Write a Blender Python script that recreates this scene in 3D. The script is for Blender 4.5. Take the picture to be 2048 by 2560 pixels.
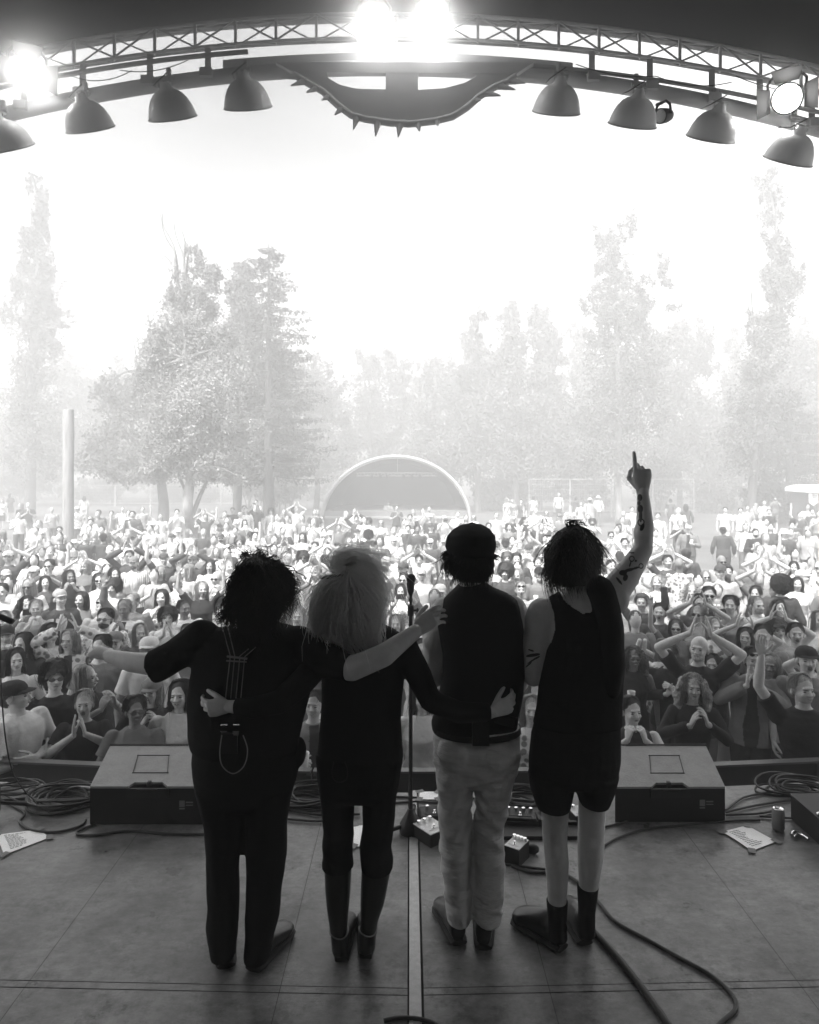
import bpy, math, random
import numpy as np
from mathutils import Vector, Matrix
from mathutils.geometry import tessellate_polygon

# ---------------------------------------------------------------- camera, sky, sun, exposure
for o in list(bpy.data.objects): bpy.data.objects.remove(o)
SC = bpy.context.scene
COL = SC.collection
FPX, CX, HY, CZ = 1800.0, 1024.0, 1158.0, 2.05      # focal length and horizon in photo pixels, eye height above the stage
GZ = -1.42                                            # the lawn lies below the stage floor
cd = bpy.data.cameras.new('camera'); cam = bpy.data.objects.new('camera', cd); COL.objects.link(cam)
cam.location = (0, 0, CZ); cam.rotation_euler = (math.pi/2, 0, 0)
cd.sensor_fit = 'HORIZONTAL'; cd.sensor_width = 36; cd.lens = FPX/2048*36
cd.shift_y = -(1280-HY)/2048; cd.clip_start = 0.05; cd.clip_end = 900
SC.camera = cam
SUN_EL, SUN_AZ = math.radians(58), math.radians(212)  # azimuth from +Y clockwise: behind the stage, from the left
W_ = bpy.data.worlds.new("World"); SC.world = W_; W_.use_nodes = True
nt = W_.node_tree; nt.nodes.clear()
sky = nt.nodes.new('ShaderNodeTexSky'); sky.sky_type = 'NISHITA'; sky.sun_disc = False
sky.sun_elevation = SUN_EL; sky.sun_rotation = SUN_AZ; sky.air_density = 1.0; sky.dust_density = 3.0
bw = nt.nodes.new('ShaderNodeRGBToBW'); bg = nt.nodes.new('ShaderNodeBackground'); wo = nt.nodes.new('ShaderNodeOutputWorld')
tc = nt.nodes.new('ShaderNodeTexCoord'); mp = nt.nodes.new('ShaderNodeMapping'); mp.inputs['Scale'].default_value = (1.5, 1.5, 6)
nz = nt.nodes.new('ShaderNodeTexNoise'); nz.inputs['Scale'].default_value = 1.6; nz.inputs['Detail'].default_value = 5
mr = nt.nodes.new('ShaderNodeMapRange'); mr.inputs[1].default_value = .35; mr.inputs[2].default_value = .65; mr.inputs[3].default_value = .86; mr.inputs[4].default_value = 1.12
mm = nt.nodes.new('ShaderNodeMath'); mm.operation = 'MULTIPLY'
L = nt.links.new
L(sky.outputs[0], bw.inputs[0]); L(tc.outputs['Generated'], mp.inputs[0]); L(mp.outputs[0], nz.inputs['Vector'])
L(nz.outputs[0], mr.inputs[0]); L(bw.outputs[0], mm.inputs[0]); L(mr.outputs[0], mm.inputs[1])
L(mm.outputs[0], bg.inputs[0]); L(bg.outputs[0], wo.inputs[0])
bg.inputs[1].default_value = 0.15
sl = bpy.data.lights.new('sun', 'SUN'); sl.energy = 2.2; sl.angle = math.radians(8); sl.color = (1, .985, .965)
so = bpy.data.objects.new('sun', sl); COL.objects.link(so)
sd = Vector((math.sin(SUN_AZ)*math.cos(SUN_EL), math.cos(SUN_AZ)*math.cos(SUN_EL), math.sin(SUN_EL)))
so.rotation_euler = sd.to_track_quat('Z', 'Y').to_euler()
SC.view_settings.view_transform = 'Standard'; SC.view_settings.look = 'None'
SC.view_settings.gamma = 1; SC.view_settings.exposure = 2.5
HAZE = 0.021
GLARE = 0.6  # density of the added glare veil

# ---------------------------------------------------------------- helpers
RS = random.Random(7); NR = np.random.default_rng(11)
def P(x, y, Y): return Vector(((x-CX)/FPX*Y, Y, CZ-(y-HY)/FPX*Y))     # a point of the photo at distance Y
def FL(x, y, z=0.0):                                                    # a photo point on the plane of height z
    Y = (CZ-z)*FPX/(y-HY); return Vector(((x-CX)/FPX*Y, Y, z))
def mat(name, g, rough=.8, var=0, scale=8, bump=0, bscale=40, metal=0, stripes=None, pattern=None, stretch=(1,1,1), spec=.3, warm=.0, trans=0, emit=0):
    m = bpy.data.materials.new(name); m.use_nodes = True; n = m.node_tree; b = n.nodes['Principled BSDF']
    c = (g*(1+warm), g, g*(1-warm), 1)
    b.inputs['Base Color'].default_value = c; b.inputs['Roughness'].default_value = rough; b.inputs['Metallic'].default_value = metal
    b.inputs['Specular IOR Level'].default_value = spec
    tcn = n.nodes.new('ShaderNodeTexCoord'); mpn = n.nodes.new('ShaderNodeMapping'); mpn.inputs['Scale'].default_value = stretch
    n.links.new(tcn.outputs['Object'], mpn.inputs[0])
    if emit:
        b.inputs['Emission Color'].default_value = (1, .99, .97, 1); b.inputs['Emission Strength'].default_value = emit
    fac = None
    if stripes or pattern:
        if stripes:
            w = n.nodes.new('ShaderNodeTexWave'); w.inputs['Scale'].default_value = stripes[1]; w.bands_direction = stripes[2]
            w.inputs['Distortion'].default_value = .6
            n.links.new(mpn.outputs[0], w.inputs['Vector']); fac = w.outputs['Fac']; g2 = stripes[0]; lo, hi = .42, .58
        else:
            w = n.nodes.new('ShaderNodeTexVoronoi'); w.inputs['Scale'].default_value = pattern[1]
            n.links.new(mpn.outputs[0], w.inputs['Vector']); fac = w.outputs['Distance']; g2 = pattern[0]; lo, hi = .35, .5
        r = n.nodes.new('ShaderNodeMapRange'); r.inputs[1].default_value = lo; r.inputs[2].default_value = hi
        r.inputs[3].default_value = g; r.inputs[4].default_value = g2
        n.links.new(fac, r.inputs[0]); cr = n.nodes.new('ShaderNodeCombineColor')
        for i in range(3): n.links.new(r.outputs[0], cr.inputs[i])
        n.links.new(cr.outputs[0], b.inputs['Base Color'])
    elif var:
        t = n.nodes.new('ShaderNodeTexNoise'); t.inputs['Scale'].default_value = scale; t.inputs['Detail'].default_value = 8; t.inputs['Roughness'].default_value = .65
        n.links.new(mpn.outputs[0], t.inputs['Vector'])
        r = n.nodes.new('ShaderNodeMapRange'); r.inputs[1].default_value = .3; r.inputs[2].default_value = .7
        r.inputs[3].default_value = g*(1-var); r.inputs[4].default_value = g*(1+var)
        n.links.new(t.outputs[0], r.inputs[0]); cr = n.nodes.new('ShaderNodeCombineColor')
        for i in range(3): n.links.new(r.outputs[0], cr.inputs[i])
        n.links.new(cr.outputs[0], b.inputs['Base Color'])
    if bump:
        t = n.nodes.new('ShaderNodeTexNoise'); t.inputs['Scale'].default_value = bscale; t.inputs['Detail'].default_value = 4
        n.links.new(mpn.outputs[0], t.inputs['Vector'])
        bp = n.nodes.new('ShaderNodeBump'); bp.inputs['Strength'].default_value = bump; bp.inputs['Distance'].default_value = .02
        n.links.new(t.outputs[0], bp.inputs['Height']); n.links.new(bp.outputs[0], b.inputs['Normal'])
    if trans:
        out = n.nodes['Material Output']; tr = n.nodes.new('ShaderNodeBsdfTranslucent'); tr.inputs[0].default_value = c
        mx = n.nodes.new('ShaderNodeMixShader'); mx.inputs[0].default_value = trans
        n.links.new(b.outputs[0], mx.inputs[1]); n.links.new(tr.outputs[0], mx.inputs[2]); n.links.new(mx.outputs[0], out.inputs[0])
    return m

class MB:
    def __init__(s): s.c = []
    def add(s, V, F, m=0):
        s.c.append((np.asarray(V, dtype=np.float64).reshape(-1, 3), np.asarray(F, dtype=np.int64), m)); return s
    def merge(s, o, M=None, m=None):
        for V, F, k in o.c:
            if M is not None:
                A = np.array(M); V = V @ A[:3, :3].T + A[:3, 3]
                if np.linalg.det(A[:3, :3]) < 0: F = F[:, ::-1]
            s.c.append((V, F, k if m is None else m))
        return s
    def loft(s, rings, seg=16, m=0, cap=True):
        # rings: (centre, axis a, axis b)
        t = np.linspace(0, 2*math.pi, seg, endpoint=False); V = []
        for c, a, b in rings:
            c, a, b = np.array(c), np.array(a), np.array(b)
            V.append(c+np.outer(np.cos(t), a)+np.outer(np.sin(t), b))
        V = np.concatenate(V); n = len(rings); F = []
        for i in range(n-1):
            for j in range(seg):
                k = (j+1) % seg; F.append((i*seg+j, i*seg+k, (i+1)*seg+k, (i+1)*seg+j))
        s.add(V, F, m)
        if cap:
            for i, rev in ((0, 1), (n-1, 0)):
                r = V[i*seg:(i+1)*seg]; VV = np.vstack([r, r.mean(0)[None]])
                T = [((j+1) % seg, j, seg) if rev else (j, (j+1) % seg, seg) for j in range(seg)]
                s.add(VV, T, m)
        return s
    def sphere(s, c, r, seg=16, ring=10, M=None, m=0):
        if not hasattr(r, '__len__'): r = (r, r, r)
        V = []; F = []
        for i in range(ring+1):
            ph = math.pi*i/ring
            for j in range(seg):
                th = 2*math.pi*j/seg
                V.append((math.sin(ph)*math.cos(th)*r[0], math.sin(ph)*math.sin(th)*r[1], math.cos(ph)*r[2]))
        for i in range(ring):
            for j in range(seg):
                k = (j+1) % seg; F.append((i*seg+j, (i+1)*seg+j, (i+1)*seg+k, i*seg+k))
        V = np.array(V)
        if M is not None: V = V @ np.array(M.to_3x3() if hasattr(M, 'to_3x3') else M)[:3, :3].T
        return s.add(V+np.array(c), F, m)
    def tube(s, pts, rad, seg=8, m=0, cap=True):
        pts = [np.array(p, dtype=float) for p in pts]; n = len(pts)
        if not hasattr(rad, '__len__'): rad = [rad]*n
        rings = []; pu = None
        for i in range(n):
            d = pts[min(i+1, n-1)]-pts[max(i-1, 0)]; d = d/(np.linalg.norm(d)+1e-9)
            if pu is None: pu = np.cross(d, (0, 0, 1)) if abs(d[2]) < .9 else np.cross(d, (1, 0, 0))
            u = pu-d*np.dot(pu, d); u /= np.linalg.norm(u)+1e-9; v = np.cross(d, u); pu = u
            rings.append((pts[i], u*rad[i], v*rad[i]))
        return s.loft(rings, seg, m, cap)
    def limb(s, pts, rad, seg=14, m=0):                                # tapered chain with round joints, for remeshing
        s.tube(pts, rad, seg, m)
        for p, r in zip(pts, rad): s.sphere(p, r, seg, 8, m=m)
        return s
    def box(s, c, d, M=None, m=0):
        x, y, z = d[0]/2, d[1]/2, d[2]/2
        V = np.array([(-x,-y,-z),(x,-y,-z),(x,y,-z),(-x,y,-z),(-x,-y,z),(x,-y,z),(x,y,z),(-x,y,z)])
        if M is not None: V = V @ np.array(M)[:3, :3].T
        return s.add(V+np.array(c), [(0,3,2,1),(4,5,6,7),(0,1,5,4),(1,2,6,5),(2,3,7,6),(3,0,4,7)], m)
    def bar(s, a, b, w, h=None, m=0):
        a, b = Vector(a), Vector(b); d = b-a; M = d.to_track_quat('Z', 'X').to_matrix()
        return s.box((a+b)/2, (w, h or w, d.length), M, m)
    def prism(s, poly, y0, y1, m=0):                                    # polygon in X,Z extruded along Y
        n = len(poly); V = [(x, y0, z) for x, z in poly]+[(x, y1, z) for x, z in poly]
        s.add(V, [(i, (i+1) % n, n+(i+1) % n, n+i) for i in range(n)], m)
        T = tessellate_polygon([[Vector((x, z, 0)) for x, z in poly]])
        return s.add(V, [tuple(t) for t in T]+[tuple(n+k for k in reversed(t)) for t in T], m)
    def mesh(s, name, smooth=True):
        me = bpy.data.meshes.new(name); V = np.concatenate([c[0] for c in s.c]); off = 0; loops = []; tot = []; mi = []
        for v, F, m in s.c:
            if len(F) == 0: off += len(v); continue
            loops.append((F+off).ravel()); tot.append(np.full(len(F), F.shape[1])); mi.append(np.full(len(F), m)); off += len(v)
        loops = np.concatenate(loops); tot = np.concatenate(tot); mi = np.concatenate(mi)
        st = np.concatenate([[0], np.cumsum(tot)[:-1]])
        me.vertices.add(len(V)); me.vertices.foreach_set('co', V.astype(np.float32).ravel())
        me.loops.add(len(loops)); me.loops.foreach_set('vertex_index', loops.astype(np.int32))
        me.polygons.add(len(tot)); me.polygons.foreach_set('loop_start', st.astype(np.int32))
        me.polygons.foreach_set('material_index', mi.astype(np.int32))
        me.polygons.foreach_set('use_smooth', np.full(len(tot), smooth))
        me.update(calc_edges=True); me.validate(); return me
    def remesh(s, vox, smooth=4, fac=.6):
        me = s.mesh('tmp'); o = bpy.data.objects.new('tmp', me); COL.objects.link(o)
        md = o.modifiers.new('r', 'REMESH'); md.mode = 'VOXEL'; md.voxel_size = vox
        if smooth: sm = o.modifiers.new('s', 'SMOOTH'); sm.factor = fac; sm.iterations = smooth
        dg = bpy.context.evaluated_depsgraph_get(); ev = o.evaluated_get(dg); em = ev.to_mesh()
        V = np.empty(len(em.vertices)*3, np.float32); em.vertices.foreach_get('co', V)
        n = len(em.polygons); tot = np.empty(n, np.int32); em.polygons.foreach_get('loop_total', tot)
        lv = np.empty(len(em.loops), np.int32); em.loops.foreach_get('vertex_index', lv)
        st = np.empty(n, np.int32); em.polygons.foreach_get('loop_start', st)
        V = V.reshape(-1, 3).astype(np.float64); out = MB()
        q = st[tot == 4]; F = lv[q[:, None]+np.arange(4)]
        out.add(V, F)
        ev.to_mesh_clear(); bpy.data.objects.remove(o); bpy.data.meshes.remove(me)
        return out
    def assign(s, fn, m):                                               # faces whose centre satisfies fn go to material m
        out = []
        for V, F, k in s.c:
            c = V[F].mean(1); sel = fn(c)
            if (~sel).any(): out.append((V, F[~sel], k))
            if sel.any(): out.append((V, F[sel], m))
        s.c = out; return s
    def drop(s, fn):
        s.c = [(V, F[~fn(V[F].mean(1))], k) for V, F, k in s.c]; return s
    def wrinkle(s, amp, freq, seed=0, w=.28):
        return s.displace(amp, freq, seed, 2, lambda n: np.exp(-(n/w)**2)*1.4-.5)
    def displace(s, amp, freq, seed=0, octs=2, fn=lambda n: n):
        for i, (V, F, k) in enumerate(s.c):
            N = np.zeros_like(V); T = V[F]; n = np.cross(T[:, 1]-T[:, 0], T[:, 2]-T[:, 0])
            for j in range(F.shape[1]): np.add.at(N, F[:, j], n)
            N /= np.linalg.norm(N, axis=1)[:, None]+1e-12
            s.c[i] = (V+N*(amp*fn(fnoise(V*np.array(freq), seed, octs)))[:, None], F, k)
        return s
def fnoise(X, seed=0, octs=2):                                          # cheap smooth noise: sums of rotated sines
    r = np.random.default_rng(seed); o = np.zeros(len(X)); a = 1.
    for k in range(octs):
        for j in range(4):
            d = r.normal(size=3); d /= np.linalg.norm(d); e = r.normal(size=3); e /= np.linalg.norm(e)
            o += a*np.sin(X@d*2**k+r.uniform(0, 6.3)+1.5*np.sin(X@e*2**k*.7+r.uniform(0, 6.3)))/3
        a *= .5
    return o
def obj(name, mb, mats, parent=None, smooth=True, loc=None):
    me = mb.mesh(name, smooth) if isinstance(mb, MB) else mb
    o = bpy.data.objects.new(name, me); COL.objects.link(o)
    if not isinstance(mats, (list, tuple)): mats = [mats]
    if len(me.materials) == 0:
        for m in mats: me.materials.append(m)
    if parent is not None:
        o.parent = parent; o.matrix_parent_inverse = Matrix.Identity(4)
        if loc is None: o.matrix_local = parent.matrix_world.inverted() if False else Matrix.Translation(-Vector(parent.location))
    if loc is not None: o.location = loc
    return o
def thing(name, label, cat, loc=(0,0,0), group=None):
    o = bpy.data.objects.new(name, None); COL.objects.link(o); o.location = loc; o.empty_display_size = .2
    o['label'] = label; o['category'] = cat
    if group: o['group'] = group
    return o
def tag(o, label, cat, group=None):
    o['label'] = label; o['category'] = cat
    if group: o['group'] = group
    return o
def struct(name, mb, m, kind='structure', smooth=False):
    o = obj(name, mb, m, smooth=smooth); o['kind'] = kind; return o

def strands(guides, n, rng, rad=.0017, curl=0, cf=30, jit=.012, steps=14, m=0, lens=(.75, 1.08), fly=0):
    # hair locks that follow blends of neighbouring guide curves
    G = []
    for g in guides:
        p = [np.array(v) for v in g]; L_ = np.concatenate([[0], np.cumsum([np.linalg.norm(p[i+1]-p[i]) for i in range(len(p)-1)])]); t = np.linspace(0, L_[-1], 10)
        G.append(np.stack([np.interp(t, L_, [q[k] for q in p]) for k in range(3)], 1))
    G = np.array(G); k = len(G); Vs = []; Fs = []; off = 0; T = np.linspace(0, 1, steps)
    for i in range(n):
        a = rng.uniform(0, k-1.0001); ia = int(a); f = a-ia; c = G[ia]*(1-f)+G[ia+1]*f
        e = rng.uniform(*lens); tt = np.clip(T*e, 0, 1)*9; i0 = np.minimum(tt.astype(int), 8); fr = (tt-i0)[:, None]; p = c[i0]*(1-fr)+c[i0+1]*fr
        if e > 1: p = p+(c[-1]-c[-2])*np.maximum(T*e-1, 0)[:, None]*9
        j = rng.normal(size=3)*jit; j2 = rng.normal(size=3)*jit*1.3; p = p+j*(.5+.5*T[:, None])+j2*(T[:, None]**2)
        if fly and rng.uniform() < fly: p = p+rng.normal(size=3)*.035*(T[:, None]**1.5)
        if curl:
            ph = rng.uniform(0, 6.3); w = cf*rng.uniform(.7, 1.3); am = curl*rng.uniform(.5, 1.3)*np.minimum(1, T*3)[:, None]
            p = p+am*np.stack([np.cos(w*T+ph), np.sin(w*T+ph*1.3), .6*np.sin(w*T*1.1)], 1)
        # catmull-smoothed three-sided tube
        d = np.gradient(p, axis=0); d /= np.linalg.norm(d, axis=1)[:, None]+1e-9; u = np.cross(d, (.13, .97, .2)); u /= np.linalg.norm(u, axis=1)[:, None]+1e-9; v = np.cross(d, u)
        r = (rad*rng.uniform(.6, 1.5)*np.clip(1.15-T**3, .15, 1))[:, None]
        ring = np.stack([p+u*r, p-u*r*.5+v*r*.87, p-u*r*.5-v*r*.87], 1).reshape(-1, 3); Vs.append(ring)
        q = []
        for s_ in range(steps-1):
            for h_ in range(3): q.append((off+s_*3+h_, off+s_*3+(h_+1) % 3, off+s_*3+3+(h_+1) % 3, off+s_*3+3+h_))
        Fs.append(q); off += steps*3
    o_ = MB(); o_.add(np.concatenate(Vs), np.concatenate(Fs), m); return o_
# ---------------------------------------------------------------- materials
M_ = {}
M_['black'] = mat('black_paint', .02, .5); M_['steel'] = mat('steel', .45, .4, metal=.7); M_['alu'] = mat('aluminium', .42, .5, var=.15, scale=30, metal=.3)
M_['truss'] = mat('truss_steel', .5, .6, var=.1, scale=5); M_['beam'] = mat('beam_paint', .72, .7, var=.1, scale=3)
M_['lamp'] = mat('grey_enamel', .85, .35, var=.06, scale=6); M_['lampdark'] = mat('enamel_rim', .5, .5)
M_['canopy'] = mat('roof_canvas', .07, .9, var=.15, scale=1.5); M_['light_blocker'] = mat('black_blocker', .03, 1, var=.3, scale=3)
M_['glow'] = mat('lamp_glass', .9, .2, emit=8); M_['ply'] = mat('pale_board', .30, .7, var=.14, scale=14, bump=.15, bscale=60)
M_['mon'] = mat('speaker_black', .011, .55); M_['paper'] = mat('paper', .9, .35, var=.04, scale=20, spec=.6); M_['ink'] = mat('ink', .06, .8)
M_['rub'] = mat('cable_rubber', .035, .5); M_['chrome'] = mat('chrome', .8, .15, metal=1); M_['pedal'] = mat('pale_enamel', .65, .35)
M_['wood'] = mat('weathered_wood', .28, .9, var=.3, scale=3, stretch=(6, 6, .6), bump=.4, bscale=12)
M_['bark'] = mat('bark', .10, .95, var=.4, scale=3, stretch=(4, 4, .8), bump=.8, bscale=8)
M_['barkp'] = mat('pale_bark', .26, .95, var=.35, scale=3, stretch=(3, 3, 1), bump=.6, bscale=8)
M_['fence'] = mat('galvanised_wire', .5, .5, metal=.2); M_['white'] = mat('white_paint', .8, .6); M_['grey'] = mat('grey_panel', .2, .7, var=.1)
M_['dark'] = mat('dark_panel', .05, .8, var=.2, scale=2)
# ---------------------------------------------------------------- ground and stage
M_['grass'] = mat('lawn', .13, 1, var=.35, scale=.6, bump=.6, bscale=30)
g = MB(); N = 60
xs = np.concatenate([np.linspace(-260, -40, 12), np.linspace(-36, 36, 60), np.linspace(40, 260, 12)]); ys = np.concatenate([np.linspace(-30, 60, 90), np.linspace(66, 420, 20)])
V = np.array([(x, y, GZ+.03*math.sin(x*.5)*math.sin(y*.4)) for y in ys for x in xs]); nx = len(xs)
g.add(V, [(j*nx+i, j*nx+i+1, (j+1)*nx+i+1, (j+1)*nx+i) for j in range(len(ys)-1) for i in range(nx-1)])
struct('ground', g, M_['grass'], smooth=True)

def mat_floor():
    m = mat('stage_plywood', .2, .5); n = m.node_tree; b = n.nodes['Principled BSDF']; Lk = n.links.new
    tcn = n.nodes.new('ShaderNodeTexCoord')
    def noise(sc, st, d=8, ro=.6):
        mpn = n.nodes.new('ShaderNodeMapping'); mpn.inputs['Scale'].default_value = st
        t = n.nodes.new('ShaderNodeTexNoise'); t.inputs['Scale'].default_value = sc; t.inputs['Detail'].default_value = d; t.inputs['Roughness'].default_value = ro
        Lk(tcn.outputs['Object'], mpn.inputs[0]); Lk(mpn.outputs[0], t.inputs['Vector']); return t.outputs[0]
    def rng(s, a, b_, c, d):
        r = n.nodes.new('ShaderNodeMapRange'); r.inputs[1].default_value = a; r.inputs[2].default_value = b_; r.inputs[3].default_value = c; r.inputs[4].default_value = d
        Lk(s, r.inputs[0]); return r.outputs[0]
    def mul(a, b_):
        x = n.nodes.new('ShaderNodeMath'); x.operation = 'MULTIPLY'; Lk(a, x.inputs[0]); Lk(b_, x.inputs[1]); return x.outputs[0]
    base = rng(noise(1.4, (1, 1, 1), 6, .7), .32, .68, .085, .28)
    grain = rng(noise(14, (1, 1.6, 1), 10, .8), .3, .7, .55, 1.3)
    stains = rng(noise(4, (1, 1, 1), 12, .8), .36, .50, .30, 1)
    scr = rng(noise(26, (.5, 6, 1), 3, .5), .26, .31, .35, 1)
    v = mul(mul(base, grain), mul(stains, scr)); cr = n.nodes.new('ShaderNodeCombineColor')
    for i in range(3): Lk(v, cr.inputs[i])
    Lk(cr.outputs[0], b.inputs['Base Color']); Lk(rng(noise(4, (1, 1, 1)), .3, .7, .24, .5), b.inputs['Roughness'])
    bp = n.nodes.new('ShaderNodeBump'); bp.inputs['Strength'].default_value = .25; bp.inputs['Distance'].default_value = .004
    Lk(noise(24, (1, 1.5, 1)), bp.inputs['Height']); Lk(bp.outputs[0], b.inputs['Normal'])
    return m
M_['floor'] = mat_floor(); M_['seam'] = mat('joint_dark', .03, .9)
# plywood deck: panels with dark joints between them, front edge slightly bowed
def edgeY(X): return 4.48+.15*(X/2.6)**2 if abs(X) < 5 else 5.0
s = MB(); XS = np.linspace(-6, 6, 49)
V = [(x, -4.2, -.012) for x in XS]+[(x, edgeY(x), -.012) for x in XS]+[(x, edgeY(x), -1.4) for x in XS]
nn = len(XS); F = [(i, i+1, nn+i+1, nn+i) for i in range(nn-1)]+[(nn+i, nn+i+1, 2*nn+i+1, 2*nn+i) for i in range(nn-1)]
s.add(V, F); struct('stage_base', s, M_['seam'])
pan = MB(); cols = [-6, -4.5, -3.5, -2.5, -1.505, -.505, .008, .545, 1.535, 2.54, 3.54, 4.5, 6]
def seamY(X): return 2.80+.045*min(abs(X), 3)/1.6
g_ = .0012
def panel(x0, x1, f0, f1):
    k = 6; xs_ = np.linspace(x0, x1, k+1)
    V = [(x, f0(x), 0) for x in xs_]+[(x, f1(x), 0) for x in xs_]; pan.add(V, [(i, i+1, k+2+i, k+1+i) for i in range(k)])
for i in range(len(cols)-1):
    x0, x1 = cols[i]+g_, cols[i+1]-g_
    if cols[i] == .008: x0 = .055
    if cols[i+1] == .008: x1 = -.008
    panel(x0, x1, lambda x: seamY(x)+.012, lambda x: edgeY(x))
    panel(x0, x1, lambda x: .4, lambda x: seamY(x)-.030)
    panel(x0, x1, lambda x: -4.2, lambda x: .39)
    panel(x0, x1, lambda x: seamY(x)-.025, lambda x: seamY(x)+.008)
struct('stage_floor', pan, M_['floor'])
al = MB(); al.box((.022, .35, .001), (.046, 8.3, .006)); al.box((.010, .35, .003), (.006, 8.3, .006)); al.box((.034, .35, .003), (.006, 8.3, .006))
o = tag(obj('floor_strip', al, M_['alu'], smooth=False), 'worn aluminium joint strip running down the middle of the stage floor', 'floor strip')

# ---------------------------------------------------------------- stage roof, added light blockers, trusses
def arc(k0, k1, x): return k0+k1*((x-960)/1000)**2
YR = 6.9
rf = thing('stage_roof', 'dark arched canvas roof over the stage with unseen black sheets added to block light', 'stage roof', (0, -4, 0))
cv = MB(); xp = np.linspace(-900, 2900, 60); V = []
def rz(x):                                                             # roof profile in world units, taken at the front lip
    p = P(x, arc(55, 112, x), YR); return p.x, p.z
prof = [rz(x) for x in xp]
ysr = [-4.2, -1, 2, 4.5, 6, YR]; dz = [.5, .55, .55, .4, .15, 0]
for Y, d in zip(ysr, dz): V += [(x, Y, z+d) for x, z in prof]
k = len(prof); F = [(j*k+i, (j+1)*k+i, (j+1)*k+i+1, j*k+i+1) for j in range(len(ysr)-1) for i in range(k-1)]
cv.add(V, F); cv.add(np.array(V)+[0, .003, .06], np.array(F)[:, ::-1])
w = MB(); xx = np.linspace(-6.1, 6.1, 120); V = [(x, -4.2+.05*math.sin(x*14), -1.4) for x in xx]+[(x, -4.2+.05*math.sin(x*14), 6.2) for x in xx]
w.add(V, [(i, i+1, 121+i, 120+i) for i in range(119)]); obj('back_light_blocker', w, M_['light_blocker'], rf)  # unseen sheet added behind to cut the light on the performers' backs
obj('canopy', cv, M_['canopy'], rf)
lip = MB(); lip.tube([(x, YR, z+.03) for x, z in prof], .035, 8); obj('edge_tube', lip, M_['truss'], rf)
for nm, X in (('side_light_blocker', -6.1), ('side_light_blocker', 6.1)):
    w = MB(); yy = np.linspace(-4.2, 1.5, 90); V = [(X+.05*math.sin(y*14), y, -1.4) for y in yy]+[(X+.05*math.sin(y*14), y, 6.6) for y in yy]
    w.add(V, [(i, i+1, 91+i, 90+i) for i in range(89)]); obj(nm, w, M_['light_blocker'], rf)  # unseen sheets added at both sides to block light

YT = 6.3
def chord(k0, k1, Y, r, m, name, par, x0=-500, x1=2560, n=70):
    o_ = MB(); o_.tube([P(x, arc(k0, k1, x), Y) for x in np.linspace(x0, x1, n)], r, 10); return obj(name, o_, m, par)
tr = thing('roof_truss', 'arched box truss of steel tubes spanning the stage front under the roof', 'truss', P(960, 60, YT))
chord(34, 112, YT, .016, M_['truss'], 'top_chord', tr); chord(94, 112, YT, .014, M_['truss'], 'bottom_chord', tr)
chord(46, 112, YT+.28, .014, M_['truss'], 'top_chord', tr); chord(102, 112, YT+.28, .014, M_['truss'], 'bottom_chord', tr)
xsn = list(range(-320, 2480, 101)); br = MB(); dg_ = MB(); cr_ = MB()
for i, x in enumerate(xsn):
    br, dg_, cr_ = MB(), MB(), MB(); a, b = P(x, arc(34, 112, x), YT), P(x, arc(94, 112, x), YT); br.bar(a, b, .022, .022); obj('upright', br, M_['truss'], tr, smooth=False)
    c, d = P(x, arc(46, 112, x), YT+.28), P(x, arc(102, 112, x), YT+.28)
    if i+1 < len(xsn):
        x2 = xsn[i+1]; a2, b2 = P(x2, arc(34, 112, x2), YT), P(x2, arc(94, 112, x2), YT)
        c2, d2 = P(x2, arc(46, 112, x2), YT+.28), P(x2, arc(102, 112, x2), YT+.28)
        pr_ = ((a+Vector((0,-.012,0)), b2+Vector((0,-.012,0))), (c2, d)) if i % 2 else ((b+Vector((0,-.012,0)), a2+Vector((0,-.012,0))), (d2, c))
        for (u_, v_), rr_ in zip(pr_, (.0085, .0075)): dg_ = MB(); dg_.tube([u_, v_], rr_, 6); obj('diagonal', dg_, M_['truss'], tr)
        (cr_.tube([b, d2], .007, 6) if i % 2 else cr_.tube([d, b2], .007, 6)); cr_.tube([a, c2], .007, 6) if i % 2 else cr_.tube([c, a2], .007, 6)
    cr_.tube([b, d], .007, 6); cr_.tube([a, c], .007, 6); obj('cross_tube', cr_, M_['truss'], tr)

rl = thing('lighting_rail', 'curved painted rail and beam below the truss that carries the lamps', 'lighting rail', P(960, 170, 6.1))
chord(170, 130, 6.1, .062, M_['beam'], 'main_beam', rl)
def beamZ(x, Y=6.1): return P(x, arc(170, 130, x), Y)
o_ = MB(); o_.tube([P(x, arc(148, 112, x), 6.05) for x in np.linspace(1300, 2500, 30)], .018, 8)
obj('upper_rail', o_, M_['truss'], rl)
o_ = MB(); o_.tube([P(x, arc(116, 112, x), 6.05) for x in np.linspace(-400, 620, 30)], .02, 8); obj('upper_rail', o_, M_['truss'], rl)
for x in (-120, 60, 207, 375, 520, 1480, 1625, 1780, 1900, 2030):
    cl = MB(); a, b = P(x, arc(100, 112, x), 6.15), P(x, arc(165, 130, x), 6.08); cl.bar(a, b, .03, .05); cl.box(b, (.10, .16, .07)); obj('clamp', cl, M_['truss'], rl, smooth=False)
bx = MB(); pts = [(x, arc(138, 112, x)) for x in np.linspace(560, 1430, 18)]
pl = [(P(x, y, 6.2).x, P(x, y, 6.2).z) for x, y in pts]+[(P(x, arc(182, 60, x), 6.2).x, P(x, arc(182, 60, x), 6.2).z) for x, y in reversed(pts)]
bx.prism(pl, 6.16, 6.24); obj('centre_fascia', bx, M_['beam'], rl, smooth=False)
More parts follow.
